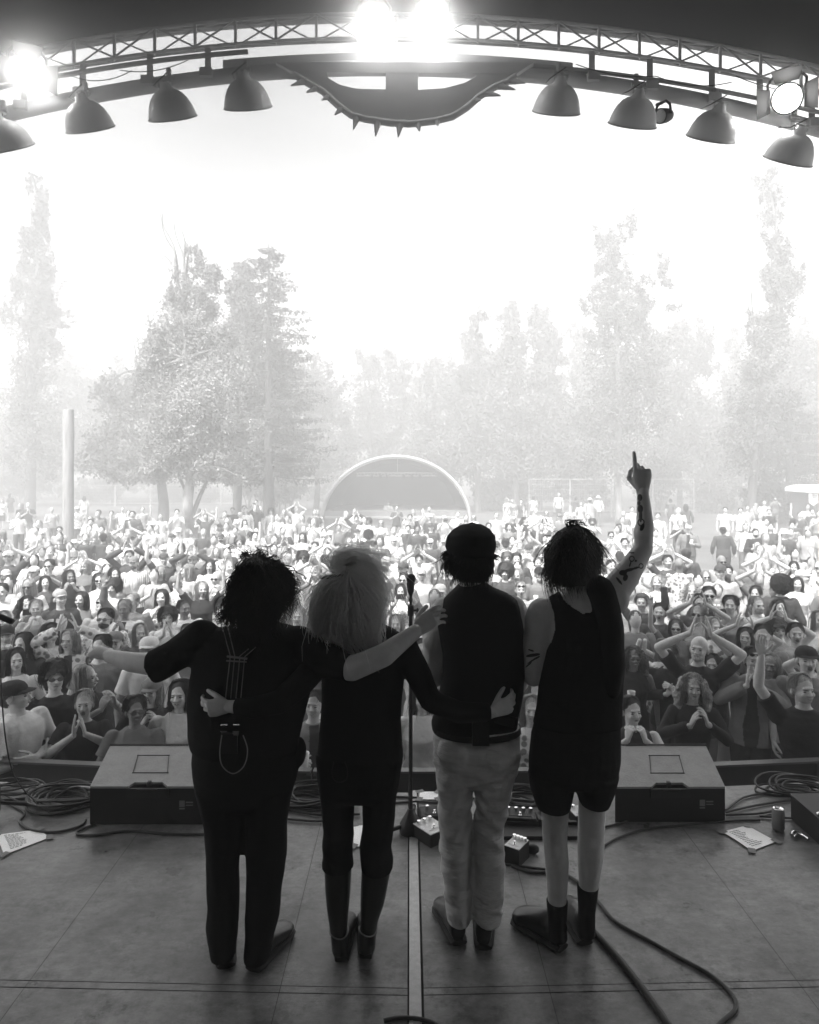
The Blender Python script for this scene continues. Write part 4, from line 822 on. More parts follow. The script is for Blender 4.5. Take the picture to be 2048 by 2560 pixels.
def body_base(pose, fem):
    k = (pose, fem)
    if k in BOD: return BOD[k]
    q = MB(); T = TORF if fem else TOR; a_ = .86 if fem else 1
    q.loft([((0,cy,z),(w*.95,0,0),(0,d*.93,0)) for z, w, d, cy in T], 20)
    q.loft([((0,.012,1.43),(.058*a_,0,0),(0,.058,0)),((0,.01,1.50),(.050*a_,0,0),(0,.052,0)),((0,.006,1.55),(.050*a_,0,0),(0,.052,0))], 14)
    for s in (-1, 1):
        q.limb([(s*.088,.01,.90),(s*.095,-.005,.50),(s*.10,.03,.08)], [.088,.056,.038], 12)
        q.limb([(s*.10,.04,.045),(s*.108,-.06,.035),(s*.112,-.13,.025)], [.036,.036,.028], 10)
        e, w, d, n, h = ap(POSES[pose][0 if s < 0 else 1], s); sp = Vector(shp(s)); m1 = sp.lerp(Vector(e), .45); m2 = Vector(e).lerp(Vector(w), .35)
        q.limb([sp, m1, e], [.052*a_,.046*a_,.040*a_], 12); q.limb([e, m2, w], [.040*a_,.042*a_,.026], 12)
    q = q.remesh(.0135, 3)
    for s in (-1, 1):
        e, w, d, n, h = ap(POSES[pose][0 if s < 0 else 1], s); q.merge(get_hand(h, s if False else -s), frame(w, d, n))
    BOD[k] = q; return q
def head_mat(yaw, tilt=0.10, roll=0): return Matrix.Translation(HP) @ Matrix.Rotation(math.radians(yaw), 4, 'Z') @ Matrix.Rotation(roll, 4, 'Y') @ Matrix.Rotation(-tilt, 4, 'X')
BM = {}
def body_mesh(pose, fem, expr, yaw):
    k = (pose, fem, expr, yaw)
    if k not in BM:
        q = MB(); q.merge(body_base(pose, fem)); q.merge(get_head(expr, fem), head_mat(yaw)); me = q.mesh('person_body')
        for i in range(4): me.materials.append(M_['feat'][i])
        BM[k] = me
    return BM[k]
def shirt_mesh(pose, fem, kind):
    k = (pose, fem, kind)
    if k in SHI: return SHI[k]
    q = MB(); T = TORF if fem else TOR; inf = {'tee': .020, 'long': .024, 'tank': .010, 'jack': .036, 'dress': .016, 'vest': .02}[kind]; lo = {'dress': .62}.get(kind, .88)
    R_ = [((0,cy,z),(w+inf,0,0),(0,d+inf,0)) for z, w, d, cy in T if z >= .92 and z < 1.44]
    if kind == 'dress': R_ = [((0,0,.60),(.27,0,0),(0,.22,0)),((0,0,.78),(.22,0,0),(0,.17,0))]+R_
    else: R_ = [((0,.0,.84),(.178+inf,0,0),(0,.125+inf,0))]+R_
    R_ += [((0,.010,1.452),(.098+inf*.5,0,0),(0,.074+inf*.5,0)),((0,.012,1.478),(.066+inf*.5,0,0),(0,.062+inf*.3,0))]
    q.loft(R_, 24)
    for s in (-1, 1):
        e, w, d, n, h = ap(POSES[pose][0 if s < 0 else 1], s); sp = Vector(shp(s)); a_ = .9 if fem else 1; e = Vector(e); w = Vector(w)
        if kind in ('tee', 'dress'): q.tube([sp+Vector((-s*.03,0,.0)), sp, sp.lerp(e, .45), sp.lerp(e, .68)], [.07*a_,.072*a_,.066*a_,.070*a_], 14); q.sphere(sp, .07*a_)
        elif kind in ('long', 'jack'):
            i2 = .012 if kind == 'long' else .02; q.limb([sp, sp.lerp(e, .5), e], [.055*a_+i2,.05*a_+i2,.045*a_+i2], 12); q.limb([e, e.lerp(w, .5)], [.045*a_+i2,.044*a_+i2], 12); q.tube([e.lerp(w, .4), e.lerp(w, .90)], [.042*a_+i2,.032*a_+i2], 12)
        else: q.tube([(s*.10,.0,1.36),(s*.115,.0,1.45)], [.045,.030], 10)
    q = q.remesh(.0115, 2); q.displace(.005, (9, 9, 7), len(kind), 3); q.wrinkle(.006, (13, 13, 10), len(pose)+len(kind))
    if kind == 'jack': q.assign(lambda c: (abs(c[:, 0]) < .030+.030*np.clip((1.46-c[:, 2])*4, 0, 1)+.012*np.sin(c[:, 2]*14)) & (c[:, 1] < -.06), 1)
    me = q.mesh('shirt'); me.materials.append(M_['sh_m']); me.materials.append(M_['sh_k']); SHI[k] = me; return me
def leg_mesh(kind, fem):
    k = (kind, fem)
    if k in LEG: return LEG[k]
    q = MB(); q.loft([((0,cy,z),(w+.012,0,0),(0,d+.012,0)) for z, w, d, cy in (TORF if fem else TOR) if z < 1.05], 20); 
    if kind == 'skirt': q.loft([((0,0,.55),(.24,0,0),(0,.19,0)),((0,0,.80),(.19,0,0),(0,.14,0)),((0,0,.9),(.178,0,0),(0,.125,0))], 20)
    else:
        for s in (-1, 1):
            z1 = .52 if kind == 'shorts' else .09; f = lambda z: (s*(.088+.012*(1-z/.9)), .01+.0*z, z)
            q.tube([f(.90), f(.70), f(max(.5, z1)), f(z1)] if z1 < .5 else [f(.90), f(.70), f(.52)], [.108,.095,.076,.066] if z1 < .5 else [.11,.105,.10], 14)
    q = q.remesh(.015, 2); q.displace(.005, (8, 8, 6), 3, 2); q.wrinkle(.006, (9, 9, 16), 4); me = q.mesh('trousers'); me.materials.append(M_['tr_d']); LEG[k] = me; return me
def shoes_mesh():
    q = MB()
    for s in (-1, 1): q.limb([(s*.10,.05,.05),(s*.108,-.05,.045),(s*.112,-.13,.035)], [.045,.044,.036], 10)
    return q.remesh(.012, 2).mesh('shoes')
# hair and hats live in the head frame (pivot at the neck)
HAIR = {}
def hair_mesh(kind):
    if kind in HAIR: return HAIR[kind]
    q = MB(); big = {'curly': .028, 'afro': .05}.get(kind, 0)
    q.sphere((0,.022,.166), (.084+big,.098+big,.092+big), 28, 20)
    if kind in ('short', 'curly', 'afro', 'bob', 'long', 'longcurly', 'tied', 'messy'): q.sphere((0,.055,.115), (.072+big*.7,.062+big*.6,.075), 20, 14)
    if kind == 'messy': q.sphere((0,-.03,.22), (.065,.05,.035), 16, 12)
    if kind in ('long', 'longcurly', 'bob'):
        w = 1.35 if kind == 'longcurly' else 1; zb = .02 if kind == 'bob' else -.13
        for s in (-1, 1):
            q.limb([(s*.066*w,.022,.17),(s*.078*w,.020,.08),(s*.078*w,.015,zb+.03)], [.030*w,.024*w,.012*w], 12)
            if kind == 'longcurly': q.limb([(s*.09,.03,.17),(s*.125,.03,.06),(s*.13,.02,-.08)], [.045,.055,.045], 12)
        q.limb([(0,.06,.15),(0,.07,.03),(0,.08,zb+.03)], [.065,.058*w,.035*w], 14)
    if kind == 'tied': q.sphere((0,.115,.17), (.036,.036,.036), 12, 10)
    q = q.remesh(.0075, 2)
    fr = (60, 60, 60) if kind in ('curly', 'afro', 'longcurly') else (45, 45, 9)
    q.displace({'curly': .010, 'afro': .008, 'longcurly': .013, 'messy': .010}.get(kind, .005), fr, 5, 3)
    if kind != 'messy': face = lambda c: (c[:, 1] < -.02) & ((c[:, 0]/.066)**2+((c[:, 2]-.095)/(.086+.006*np.sin(c[:, 0]*90)))**2 < 1)
    else: face = lambda c: (c[:, 1] < -.045) & (c[:, 2] < .165) & (abs(c[:, 0]) < .06)
    q.drop(face); rg = np.random.default_rng(len(kind)); V_ = Vector; GG = []
    L_ = {'long': -.16, 'longcurly': -.10, 'bob': .02, 'tied': .10, 'short': .105, 'messy': .10, 'curly': .05, 'afro': .07}[kind]; rr = (.088 if kind != 'short' else .083)+big*.9; rb = {'longcurly': .135, 'long': .090, 'bob': .095}.get(kind, rr)
    for a in np.linspace(-.25*math.pi, 1.25*math.pi, 13):               # guides from the parting down round the sides and back
        cx_, cy_ = math.cos(a), math.sin(a); f_ = .55 if cy_ < -.3 else 1
        GG.append([V_((cx_*.01, -.01+.02*cy_, .255+big)), V_((cx_*rr*.72, .02+cy_*rr*.8, .245+big*.8)), V_((cx_*rr, .022+cy_*rr*1.1, .185+big*.3)), V_((cx_*(rr*.4+rb*.6), .03+cy_*rb, (.185+L_)/2+.01)), V_((cx_*rb, .03+cy_*rb*.9, L_ if cy_ > -.45 else max(L_, .06)))])
    cu = {'curly': .012, 'afro': .012, 'longcurly': .014}.get(kind, .003)
    q.merge(strands(GG, {'long': 520, 'longcurly': 520, 'bob': 400}.get(kind, 480), rg, .0028 if cu > .01 or kind == 'long' else .0020, cu, 22 if cu > .01 else 7, .007 if kind != 'short' else .004, 12 if cu > .01 else 8, lens=(.7, 1.05) if kind != 'short' else (.55, 1.0), fly=.10 if kind != 'short' else .02)); me = q.mesh('hair'); HAIR[kind] = me; return me
def hat_mesh(kind):
    k = 'hat_'+kind
    if k in HAIR: return HAIR[k]
    q = MB()
    if kind in ('cap', 'capback'):
        s_ = -1 if kind == 'cap' else 1
        q.loft([((0,.012,.165),(.088,0,0),(0,.108,0)),((0,.012,.195),(.088,0,0),(0,.106,0)),((0,.014,.225),(.076,0,0),(0,.092,0)),((0,.016,.248),(.050,0,0),(0,.062,0)),((0,.018,.258),(.004,0,0),(0,.005,0))], 28)
        V = []; 
        for j, r in enumerate((.0,.5,1.0)):
            for i in range(13):
                a = math.pi*(i/12); x = .080*math.cos(a)*(1-.08*r); y = .012+s_*(.098*math.sin(a)+r*.075*math.sin(a)**.7); V.append((x, y, .170-.012*r*abs(math.cos(a))-.008*r))
        F = [(j*13+i, j*13+i+1, (j+1)*13+i+1, (j+1)*13+i) for j in range(2) for i in range(12)]
        q.add(V, F); q.add(np.array(V)+[0,0,.006], np.array(F)[:, ::-1])
    elif kind == 'brim':
        q.loft([((0,.012,.168),(.155,0,0),(0,.165,0)),((0,.012,.176),(.155,0,0),(0,.165,0)),((0,.012,.180),(.092,0,0),(0,.108,0)),((0,.012,.262),(.074,0,0),(0,.088,0)),((0,.012,.270),(.05,0,0),(0,.06,0)),((0,.012,.255),(.002,0,0),(0,.002,0))], 28)
    elif kind == 'bucket':
        q.loft([((0,.012,.140),(.125,0,0),(0,.140,0)),((0,.012,.148),(.123,0,0),(0,.138,0)),((0,.012,.185),(.092,0,0),(0,.108,0)),((0,.012,.248),(.078,0,0),(0,.090,0)),((0,.012,.262),(.06,0,0),(0,.07,0)),((0,.012,.264),(.002,0,0),(0,.002,0))], 28)
    me = q.mesh('hat'); HAIR[k] = me; return me
def glasses_mesh(up=False):
    k = 'gl'+str(up)
    if k in HAIR: return HAIR[k]
    q = MB(); dz = .062 if up else 0; dy = .018 if up else 0
    for s in (-1, 1):
        q.sphere((s*.032,-.101+dy,.126+dz), (.025,.006,.017), 14, 8); q.tube([(s*.055,-.094+dy,.131+dz),(s*.080,-.04+dy,.130+dz),(s*.084,.02,.125+dz*.7)], .003, 5)
    q.box((0,-.103+dy,.131+dz), (.022,.005,.005)); me = q.mesh('glasses'); HAIR[k] = me; return me
def beard_mesh():
    if 'beard' in HAIR: return HAIR['beard']
    q = MB(); q.sphere((0,-.040,.058), (.058,.062,.042), 18, 12); q.sphere((0,-.078,.050), (.034,.030,.030), 12, 10); q = q.remesh(.007, 2).displace(.004, (60,60,60), 2, 2)
    q.drop(lambda c: (c[:, 2] > .078) | (c[:, 1] > .02)); q.tube([(-.028,-.098,.072),(-.015,-.108,.080),(.015,-.108,.080),(.028,-.098,.072)], .0065, 6); me = q.mesh('beard'); HAIR['beard'] = me; return me
# tones
def tone(nm, g, **k): M_[nm] = mat(nm, g, .9, **k)
for s_, nm in ((.52,'skin_pale'),(.42,'skin_mid'),(.20,'skin_dark')): tone(nm, s_, var=.12, scale=18, spec=.35) if False else M_.__setitem__(nm, mat(nm, s_, .55, var=.12, scale=18))
M_['eye'] = mat('eye_dark', .07, .4); M_['lips'] = mat('lips', .2, .5); M_['teeth'] = mat('teeth', .5, .3)
M_['feat'] = [M_['skin_pale'], M_['eye'], M_['lips'], M_['teeth']]
for nm, g in (('w',.60),('l',.36),('m',.17),('d',.065),('k',.022)):
    M_['sh_'+nm] = mat('cloth_'+{'w':'white','l':'light','m':'mid_grey','d':'dark','k':'black'}[nm], g, .9, var=.08, scale=10, bump=.5, bscale=14)
M_['sh_s'] = mat('cloth_striped', .75, .9, stripes=(.30, 9, 'X'), bump=.4, bscale=14); M_['sh_b'] = mat('cloth_dark_stripe', .55, .9, stripes=(.08, 7, 'X'), bump=.4, bscale=14)
M_['sh_p'] = mat('cloth_floral', .16, .9, pattern=(.62, 16), bump=.4, bscale=14); M_['sh_c'] = mat('cloth_speckled', .40, .9, pattern=(.75, 30), bump=.4, bscale=14)
M_['tr_d'] = mat('denim_dark', .045, .9, var=.2, bump=.5, bscale=12); M_['tr_m'] = mat('denim_mid', .13, .9, var=.2, bump=.5, bscale=12); M_['tr_l'] = mat('trousers_light', .45, .9, var=.1, bump=.5, bscale=12)
for nm, g in (('k',.012),('d',.035),('m',.10),('l',.30),('g',.45)): M_['h_'+nm] = mat('hair_'+{'k':'black','d':'dark','m':'brown','l':'blonde','g':'grey'}[nm], g, .55, var=.45, scale=30, stretch=(3,3,.5), bump=.7, bscale=60)
M_['lens'] = mat('sunglass', .012, .15); M_['shoe'] = mat('shoe_dark', .05, .6); M_['shoew'] = mat('shoe_light', .6, .6)
SHOES = shoes_mesh()
# ---------------------------------------------------------------- the crowd
# x ytop | tone+garment | hair | pose | extras      (photo pixels of the top of the head)
CR = """
12 1567 k long sd.cap.k mouth
78 1583 k long Ld clap
110 1558 w tank Ld down
172 1578 p jack Ll over
129 1661 k tee Cd down e
54 1700 w tee sm.cap.k cross yR
170 1728 k tee sl clapface o
217 1665 k tank Ll clap yR
-12 1735 m tee sd down
306 1748 m tee Td clap e
369 1697 k jack Ll.cap.m clap
441 1700 w long Ld down
252 1524 c tee sd down e.b
244 1497 l tee sg down gu
319 1500 w jack sl clap s
280 1582 c tee sd.cap.m down
415 1523 w tank Cd clapface
384 1593 w tee sl.cap.w down
23 1423 s long sm.cap.l down b
24 1378 d tee sd.cap.w over
83 1417 w tee sm.cap.w down
78 1447 w tee Ll down g
122 1399 d tee sd clapface g
119 1441 d tee Ld down
176 1425 k tank Ld mouth
139 1475 d jack sm.cap.l down s
111 1499 l tee sl mouth
65 1491 d long Kd phone
15 1527 m long Ll down
256 1434 w tank Ld cup g
278 1450 w tee Cd down
295 1419 l tee Ld down s
289 1393 w tee Ll down
330 1486 m long sl one
189 1380 w tank sm.bucket.m down
219 1403 m tank Ll over
252 1334 d tee sd down B
281 1363 w tee bd down
325 1377 d long sd over
342 1391 s jack sm.cap.m down b
378 1350 w tank Ll clap
408 1363 w tee sm.cap.w down
412 1382 d tee sm.cap.d up
402 1415 k tee Ll down s
449 1358 d long Ld down
476 1387 d long sm.cap.m over
471 1411 l tee Ll down yL
510 1373 m tee sm.cap.d down
540 1369 l jack Ll down b
547 1334 w tee sd.cap.d down g.b
534 1428 l tee bd mouth g
504 1456 k tee Ll up o
435 1440 c tee sm.cap.m cross yR
407 1476 p tee Ld clap
563 1440 c tee sl down
573 1400 l tee sl down
429 1334 w tee sm.cap.d down
443 1320 w tee sl.cap.w down
345 1316 k tee sd.cap.d down b
380 1305 l tee sd.brim.w down b
102 1328 m long sm.cap.l cup b
126 1366 d tee sl clap
150 1317 l long sd down g
97 1299 w jack sl down
10 1325 w tank Ll down B
192 1350 l tee sm.brim.l down
217 1334 d tee sl down
227 1297 w tee sd down
246 1275 d tee sd cup
278 1277 m tee sd down
195 1266 p tee sm.cap.w down
209 1240 w tee Ld down B
24 1234 d dress Ld down yR
3 1248 w tank Ll down
53 1258 k dress Ll down yL
333 1278 d long sd down
359 1267 l tee sl down
444 1273 w tee sd mouth
532 1277 p jack sd.cap.w down
558 1281 m tee sg down
582 1269 k tee sd down
601 1281 w tee sl.cap.l down
594 1303 m tee sm.cap.l down
615 1299 w tank Ld mouth
609 1264 d tee sd down
475 1323 w tank Ll down yR
545 1319 m tee sd.cap.d down
603 1342 w tee Cm clap
626 1329 w tee sd.cap.k down g
576 1398 m tee Cm down
640 1250 w tee sd phone
680 1272 l tank Cd down
711 1274 d tank Ll clapface
736 1267 m tee Ld down B
790 1274 p tee Ll down
758 1333 w tank Ld wide
710 1365 p tee sl over
821 1327 d long sd.cap.w down b
807 1331 w tee sl.cap.w clap
783 1355 l tee sd clapface
751 1380 w tee Cd down g
722 1385 l tee sg down B
683 1388 w tee sd.cap.l down
781 1415 m tee sl over
896 1289 d long sd over
809 1387 m tee sd down B
916 1296 w tee Cd down
953 1300 w tee Ll down g
979 1317 w tee sl down
1024 1313 d jack sd fist
1026 1286 m tee sd down
1043 1313 d tee sd down
1080 1310 d tee sd.cap.d down
1076 1286 d tee sd.cap.w down
1114 1289 w tee sd.cap.w phone
1144 1279 w tee sl down
897 1322 w jack sd.cap.d clapface
921 1326 k tee Cd down B
935 1352 k tee sd.cap.k cup
954 1338 w tee Lm down B
986 1343 w tee sd.cap.w clap
1081 1347 d long sl.cap.w down g
993 1378 w tee bg down b
965 1392 c tee sd.cap.l clap
1013 1407 m tee sd.cap.d down
1010 1432 m tee sd down g
1059 1420 w tank sl.cap.l down s
1052 1388 w tee sd over
1010 1462 c tee Ld phone
1103 1460 l tee sl.cap.l down s
1132 1449 w tank sd down b
892 1389 w tee sl.cap.w down
1111 1409 d tee sd cup
1185 1287 w tank Ll down g
1240 1282 w tee sl down
1222 1307 w tee sd down
1283 1289 k tee bd oneL g
1274 1310 m tee Td down
1267 1244 w dress Ll down yR
1283 1248 l tank Ll down
1333 1241 w tee Td down B
1302 1249 d tee sd down
1396 1232 w tee sl down
1439 1242 d tee sd down B
1451 1255 w tee Ll down
1316 1292 k tank sd oneL yR
1359 1296 w tee Ld mouth
1368 1277 w tee Ll down g
1396 1284 m tee sm.cap.m down
1411 1288 w tee sl down
1437 1284 w tee sl.cap.w down
1297 1328 w tee Ll down
1244 1352 w tee sd.cap.d down g
1267 1347 w tee sd one B
1366 1338 w tee Ld down
1300 1357 w tee sl down
1317 1361 l tee sd.cap.d mouth
1267 1383 m tee Cm down
1298 1382 d tee Md down b
1350 1372 w tee Cm down
1352 1394 w tee sm oneL
1230 1401 p tee sl down b
1260 1413 d jack Ad down
1290 1423 w tee Ol down s
1347 1418 m tee sg.cap.k cup b
1302 1456 l tee sl down gu
1483 1298 l tee Cd phone
1496 1240 w long sl.brim.w down B
1475 1245 l tee sd.brim.l down B
1583 1267 w tee sd down
1533 1330 w tee sd mouth g
1551 1310 l tee sd down b
1512 1367 m tee sd.cap.d down
1529 1399 w tee sd down
1566 1345 w tee sd down
1551 1378 d tee sd down B
1679 1248 d tee sd down B t
1694 1269 w tee bl down
1718 1260 d long Ld down B
1707 1300 k tee sl clapface
1722 1313 m jack sm.cap.w cupL
1716 1370 d tee sd.cap.d down B
1707 1395 p tee bg down B
1642 1382 w tank Cl down B
1672 1388 d tee sd over
1641 1282 w long sd down
1811 1268 w tee sd down h
1851 1270 w tee sd down g.h
1811 1316 d long sd.cap.k down B
1920 1273 k tee sd cup
1938 1243 m tee sd phone
1890 1258 l tee Ll down
1911 1252 w tee sl down
1892 1323 k jack sd cup b
1960 1323 d tee sd.bucket.w cup
1988 1300 d tee Cd down yR
2024 1316 c dress Ll cup
2036 1272 d tee sd down
1895 1363 w tee sl down
1813 1388 l tee bl down g
1806 1413 l tee sl.cap.d down
1831 1414 d tee Md down
1879 1393 m tee sm.cap.w down
1929 1388 w tee Ll clapface
1770 1427 l tee Ll down g
2012 1425 w tee sl.cap.w down yR
2046 1407 w tee sl.cap.w down
1988 1404 p tee Ld oneL
1818 1433 p tank Lm down B
1928 1444 d long Ad down B
1912 1466 k tank Td clap
1988 1444 w long Ld down s
1833 1491 m tank Td down s
1879 1491 w tee sl clap b
1951 1550 l tank Cm over s
1859 1572 d tank Ld over s
2043 1528 w tee Ll down
2014 1620 m tee sd.cap.k down
1611 1486 d long Mm up s
1728 1460 l tee Kl clapface
1775 1468 k tee sd clapface g
1760 1487 d tee sd down g
1734 1513 l tee Tl over g
1708 1551 m tee Om one g
1567 1560 k tee sd down s
1745 1592 k tee bg over b
1591 1615 k vest Km cup e.s
1665 1611 k jack Tm clap
1721 1687 k long Kl clap
1592 1742 k tank sd mouth
1855 1620 m jack sd clapface gu.s
2024 1690 k tee sl up
2036 1640 d tee sd over o
1323 1742 p tee Ll down s
1062 1715 w long Ld down
1045 1600 w tee sd down
744 1522 s tee sl down
781 1468 l tee sl over o
700 1440 m tee sd down
770 1730 m jack sd cup
640 1330 l tee sd down
870 1345 w tee Ll down
850 1360 m tee sd down
655 1365 w tee Lm down
560 1500 w tee Cd down
640 1480 m tee sd down
880 1440 w tee Ll down
860 1500 d tee sd down
1000 1540 w tee Ll clap
1160 1345 w tee sd down
1180 1330 d tee Ll down
1150 1390 w tee Ll clap
1200 1440 m tee sd down
1400 1330 w tee sd down
1420 1350 d tee Ll down
1450 1400 w tee sd clap
1480 1440 m tee Ll down
1470 1500 w tee sd down
1640 1440 w tee Ll down
1560 1440 m tee sd down
1660 1510 d tee sd down
1790 1545 p tank Ll down
1900 1560 m tee sd down
1960 1500 w tee Ld clap
1990 1560 l tee sd down
1640 1600 p tee Ll down
1790 1640 d tee Ld down
1950 1640 w tank Ll down
45 1620 w long Ld down
240 1590 m tee sd down
350 1560 d tee Ll down
460 1500 w tee sd down
470 1560 l tee Ld clap
200 1480 m tank Ld down
0 1460 w tee sd clap
160 1345 w tee Ll down
60 1385 m tee Ld down
310 1340 w tee Ll down
520 1400 w tee Ld down
660 1410 w tee Ll down
930 1420 m tee Ld clap
"""
HN = {'s': 'short', 'L': 'long', 'C': 'curly', 'A': 'afro', 'K': 'longcurly', 'T': 'tied', 'M': 'messy', 'O': 'bob', 'b': None}
HTX = {'s': 'short {} hair', 'L': 'long {} hair', 'C': 'curly {} hair', 'A': 'round {} afro', 'K': 'big curly {} hair', 'T': '{} hair tied back', 'M': 'messy {} hair', 'O': 'bobbed {} hair'}
HT = {'d': 'dark', 'k': 'black', 'm': 'brown', 'l': 'fair', 'g': 'grey'}
TT = {'w': 'white', 'l': 'pale grey', 'm': 'grey', 'd': 'dark', 'k': 'black', 's': 'pale striped', 'p': 'floral', 'c': 'speckled'}
GT = {'tee': 'shirt', 'long': 'long-sleeved top', 'tank': 'sleeveless top', 'jack': 'open jacket', 'dress': 'dress', 'vest': 'waistcoat'}
PT = {'down': '', 'clap': 'clapping', 'clapface': 'clapping high', 'over': 'clapping overhead', 'up': 'raising both arms', 'one': 'raising one hand', 'oneL': 'raising one hand', 'fist': 'raising a fist', 'cup': 'holding up a drink',
      'cupL': 'holding a drink', 'phone': 'filming with a phone', 'mouth': 'hands at mouth', 'cross': 'arms crossed', 'wide': 'spreading both arms', 'hips': 'hand on hip'}
rows = []
for ln in CR.strip().splitlines():
    f = ln.split(); rows.append(dict(x=float(f[0]), y=float(f[1]), tone=f[2], g=f[3], hair=f[4].split('.'), pose=f[5], ex=(f[6].split('.') if len(f) > 6 else [])))
R_ = random.Random(3)
for r in rows:
    far = r['y'] < 1500; h = R_.uniform(1.62, 1.80)
    if 'dress' in r['g'] or r['hair'][0][0] in 'LKTO': h -= .07
    Y = FPX*(CZ-GZ-h)/(r['y']-HY)
    if Y < 5.8: Y = 5.8; h = CZ-GZ-(r['y']-HY)/FPX*Y
    if r['pose'] == 'clap': r['pv'] = R_.choice(['clap', 'clapr', 'clapq'])
    r['h'] = h; r['Y'] = Y; r['X'] = (r['x']-CX)/FPX*Y
def minsep(a, b): return .40 if min(a['Y'], b['Y']) > 9 else .46
for it in range(30):                                                    # nobody stands inside anybody else
    for i, a in enumerate(rows):
        for b in rows[i+1:]:
            dx, dy = b['X']-a['X'], b['Y']-a['Y']; d = math.hypot(dx, dy*1.15); m = minsep(a, b)
            if d < m:
                k = (m-d)/2/(d+1e-6); ax = dx*k*.25; ay = (dy if abs(dy) > .02 else .05)*k
                a['X'] -= ax; b['X'] += ax; a['Y'] = max(5.78, a['Y']-ay); b['Y'] = max(5.78, b['Y']+ay)
for r in rows:                                                          # keep each head at its height in the view
    h = CZ-GZ-(r['y']-HY)/FPX*r['Y']; r['h'] = min(1.88, max(1.50, h))
def describe(r, lvl=0):
    h = r['hair']; b = {'B': ' seen from behind'} if 0 else ''
    if len(h) > 1: hd = {'cap': 'cap', 'brim': 'brimmed hat', 'bucket': 'bucket hat'}[h[1]]; hd = TT[h[2]]+' '+hd
    elif h[0][0] == 'b': hd = 'bald head'
    else: hd = HTX[h[0][0]].format(HT[h[0][1]])
    s = 'person in '+TT[r['tone']]+' '+GT[r['g']]+' with '+hd
    if 'g' in r['ex']: s += ' and sunglasses'
    elif 'e' in r['ex']: s += ' and glasses'
    elif 'gu' in r['ex']: s += ', sunglasses pushed up'
    elif 'b' in r['ex'] and h[0][0] != 'b': s += ' and beard'
    if PT[r['pose']]: s += ', '+PT[r['pose']]
    elif 'B' in r['ex']: s += ', back turned'
    elif 's' in r['ex']: s += ', smiling'
    elif 'o' in r['ex']: s += ', shouting'
    return s
def zone(r):
    x = r['x']; Y = r['Y']
    if Y < 6.6: z = 'front row '+('left' if x < 300 else 'behind left wedge' if x < 600 else 'behind the band' if x < 1500 else 'behind right wedge' if x < 1800 else 'right')
    elif x < 120: z = 'left edge'
    elif x < 260: z = 'near wooden post'
    elif x < 400: z = 'right of wooden post'
    elif x < 560: z = 'by pale trunk'
    elif x < 780: z = 'left of far stage'
    elif x < 1000: z = 'before left half of far stage'
    elif x < 1200: z = 'before right half of far stage'
    elif x < 1360: z = 'between capped man and raised arm'
    elif x < 1600: z = 'behind raised arm'
    elif x < 1760: z = 'right of raised arm'
    elif x < 1900: z = 'below the two white shirts'
    else: z = 'right edge'
    return z
def place(r):
    Y = r['Y']; return 'near rows' if Y < 8.5 else 'middle rows' if Y < 14 else 'back rows' if Y < 24 else 'far lawn'
from collections import Counter
lab = [describe(r) for r in rows]; c1 = Counter(lab)
lab2 = [l if c1[l] == 1 else l+', '+zone(r) for l, r in zip(lab, rows)]; c2 = Counter(lab2)
lab3 = [l if c2[l] == 1 else l+', '+place(r) for l, r in zip(lab2, rows)]; c3 = Counter(lab3); seen = {}
ordn = ['leftmost', 'second', 'third', 'fourth', 'fifth', 'sixth']
for l in [k for k in c3 if c3[k] > 1]:
    for j, i in enumerate(sorted([i for i in range(len(rows)) if lab3[i] == l], key=lambda i: rows[i]['x'])): seen[i] = ordn[j]+' '+l
for i, r in enumerate(rows):
    s = seen.get(i, lab3[i])
    for a, b in ((' sleeveless', ' tank'),) if len(s.split()) > 16 else (): s = s.replace(a, b)
    if len(s.split()) > 16: s = s.replace('person in ', '').replace(' seen from behind', '').replace(' pushed up', ' up').replace('with ', '')
    if len(s.split()) > 16: s = s.replace('before left half of', 'left of').replace('before right half of', 'right of').replace('between capped man and raised arm', 'by capped man')
    r['label'] = ' '.join(s.split()[:16])
def slotmat(o, i, m): o.material_slots[i].link = 'OBJECT'; o.material_slots[i].material = m
def kid(name, me, par, mats, M=None):
    if len(me.materials) == 0:
        for m in mats: me.materials.append(m)
    o = bpy.data.objects.new(name, me); COL.objects.link(o); o.parent = par
    if M is not None: o.matrix_local = M
    for i, m in enumerate(mats):
        if m is not None: slotmat(o, i, m)
    return o
M_['cupm'] = mat('plastic_cup', .6, .15, spec=.6); M_['phone'] = mat('phone_black', .03, .3)
nprops = 0
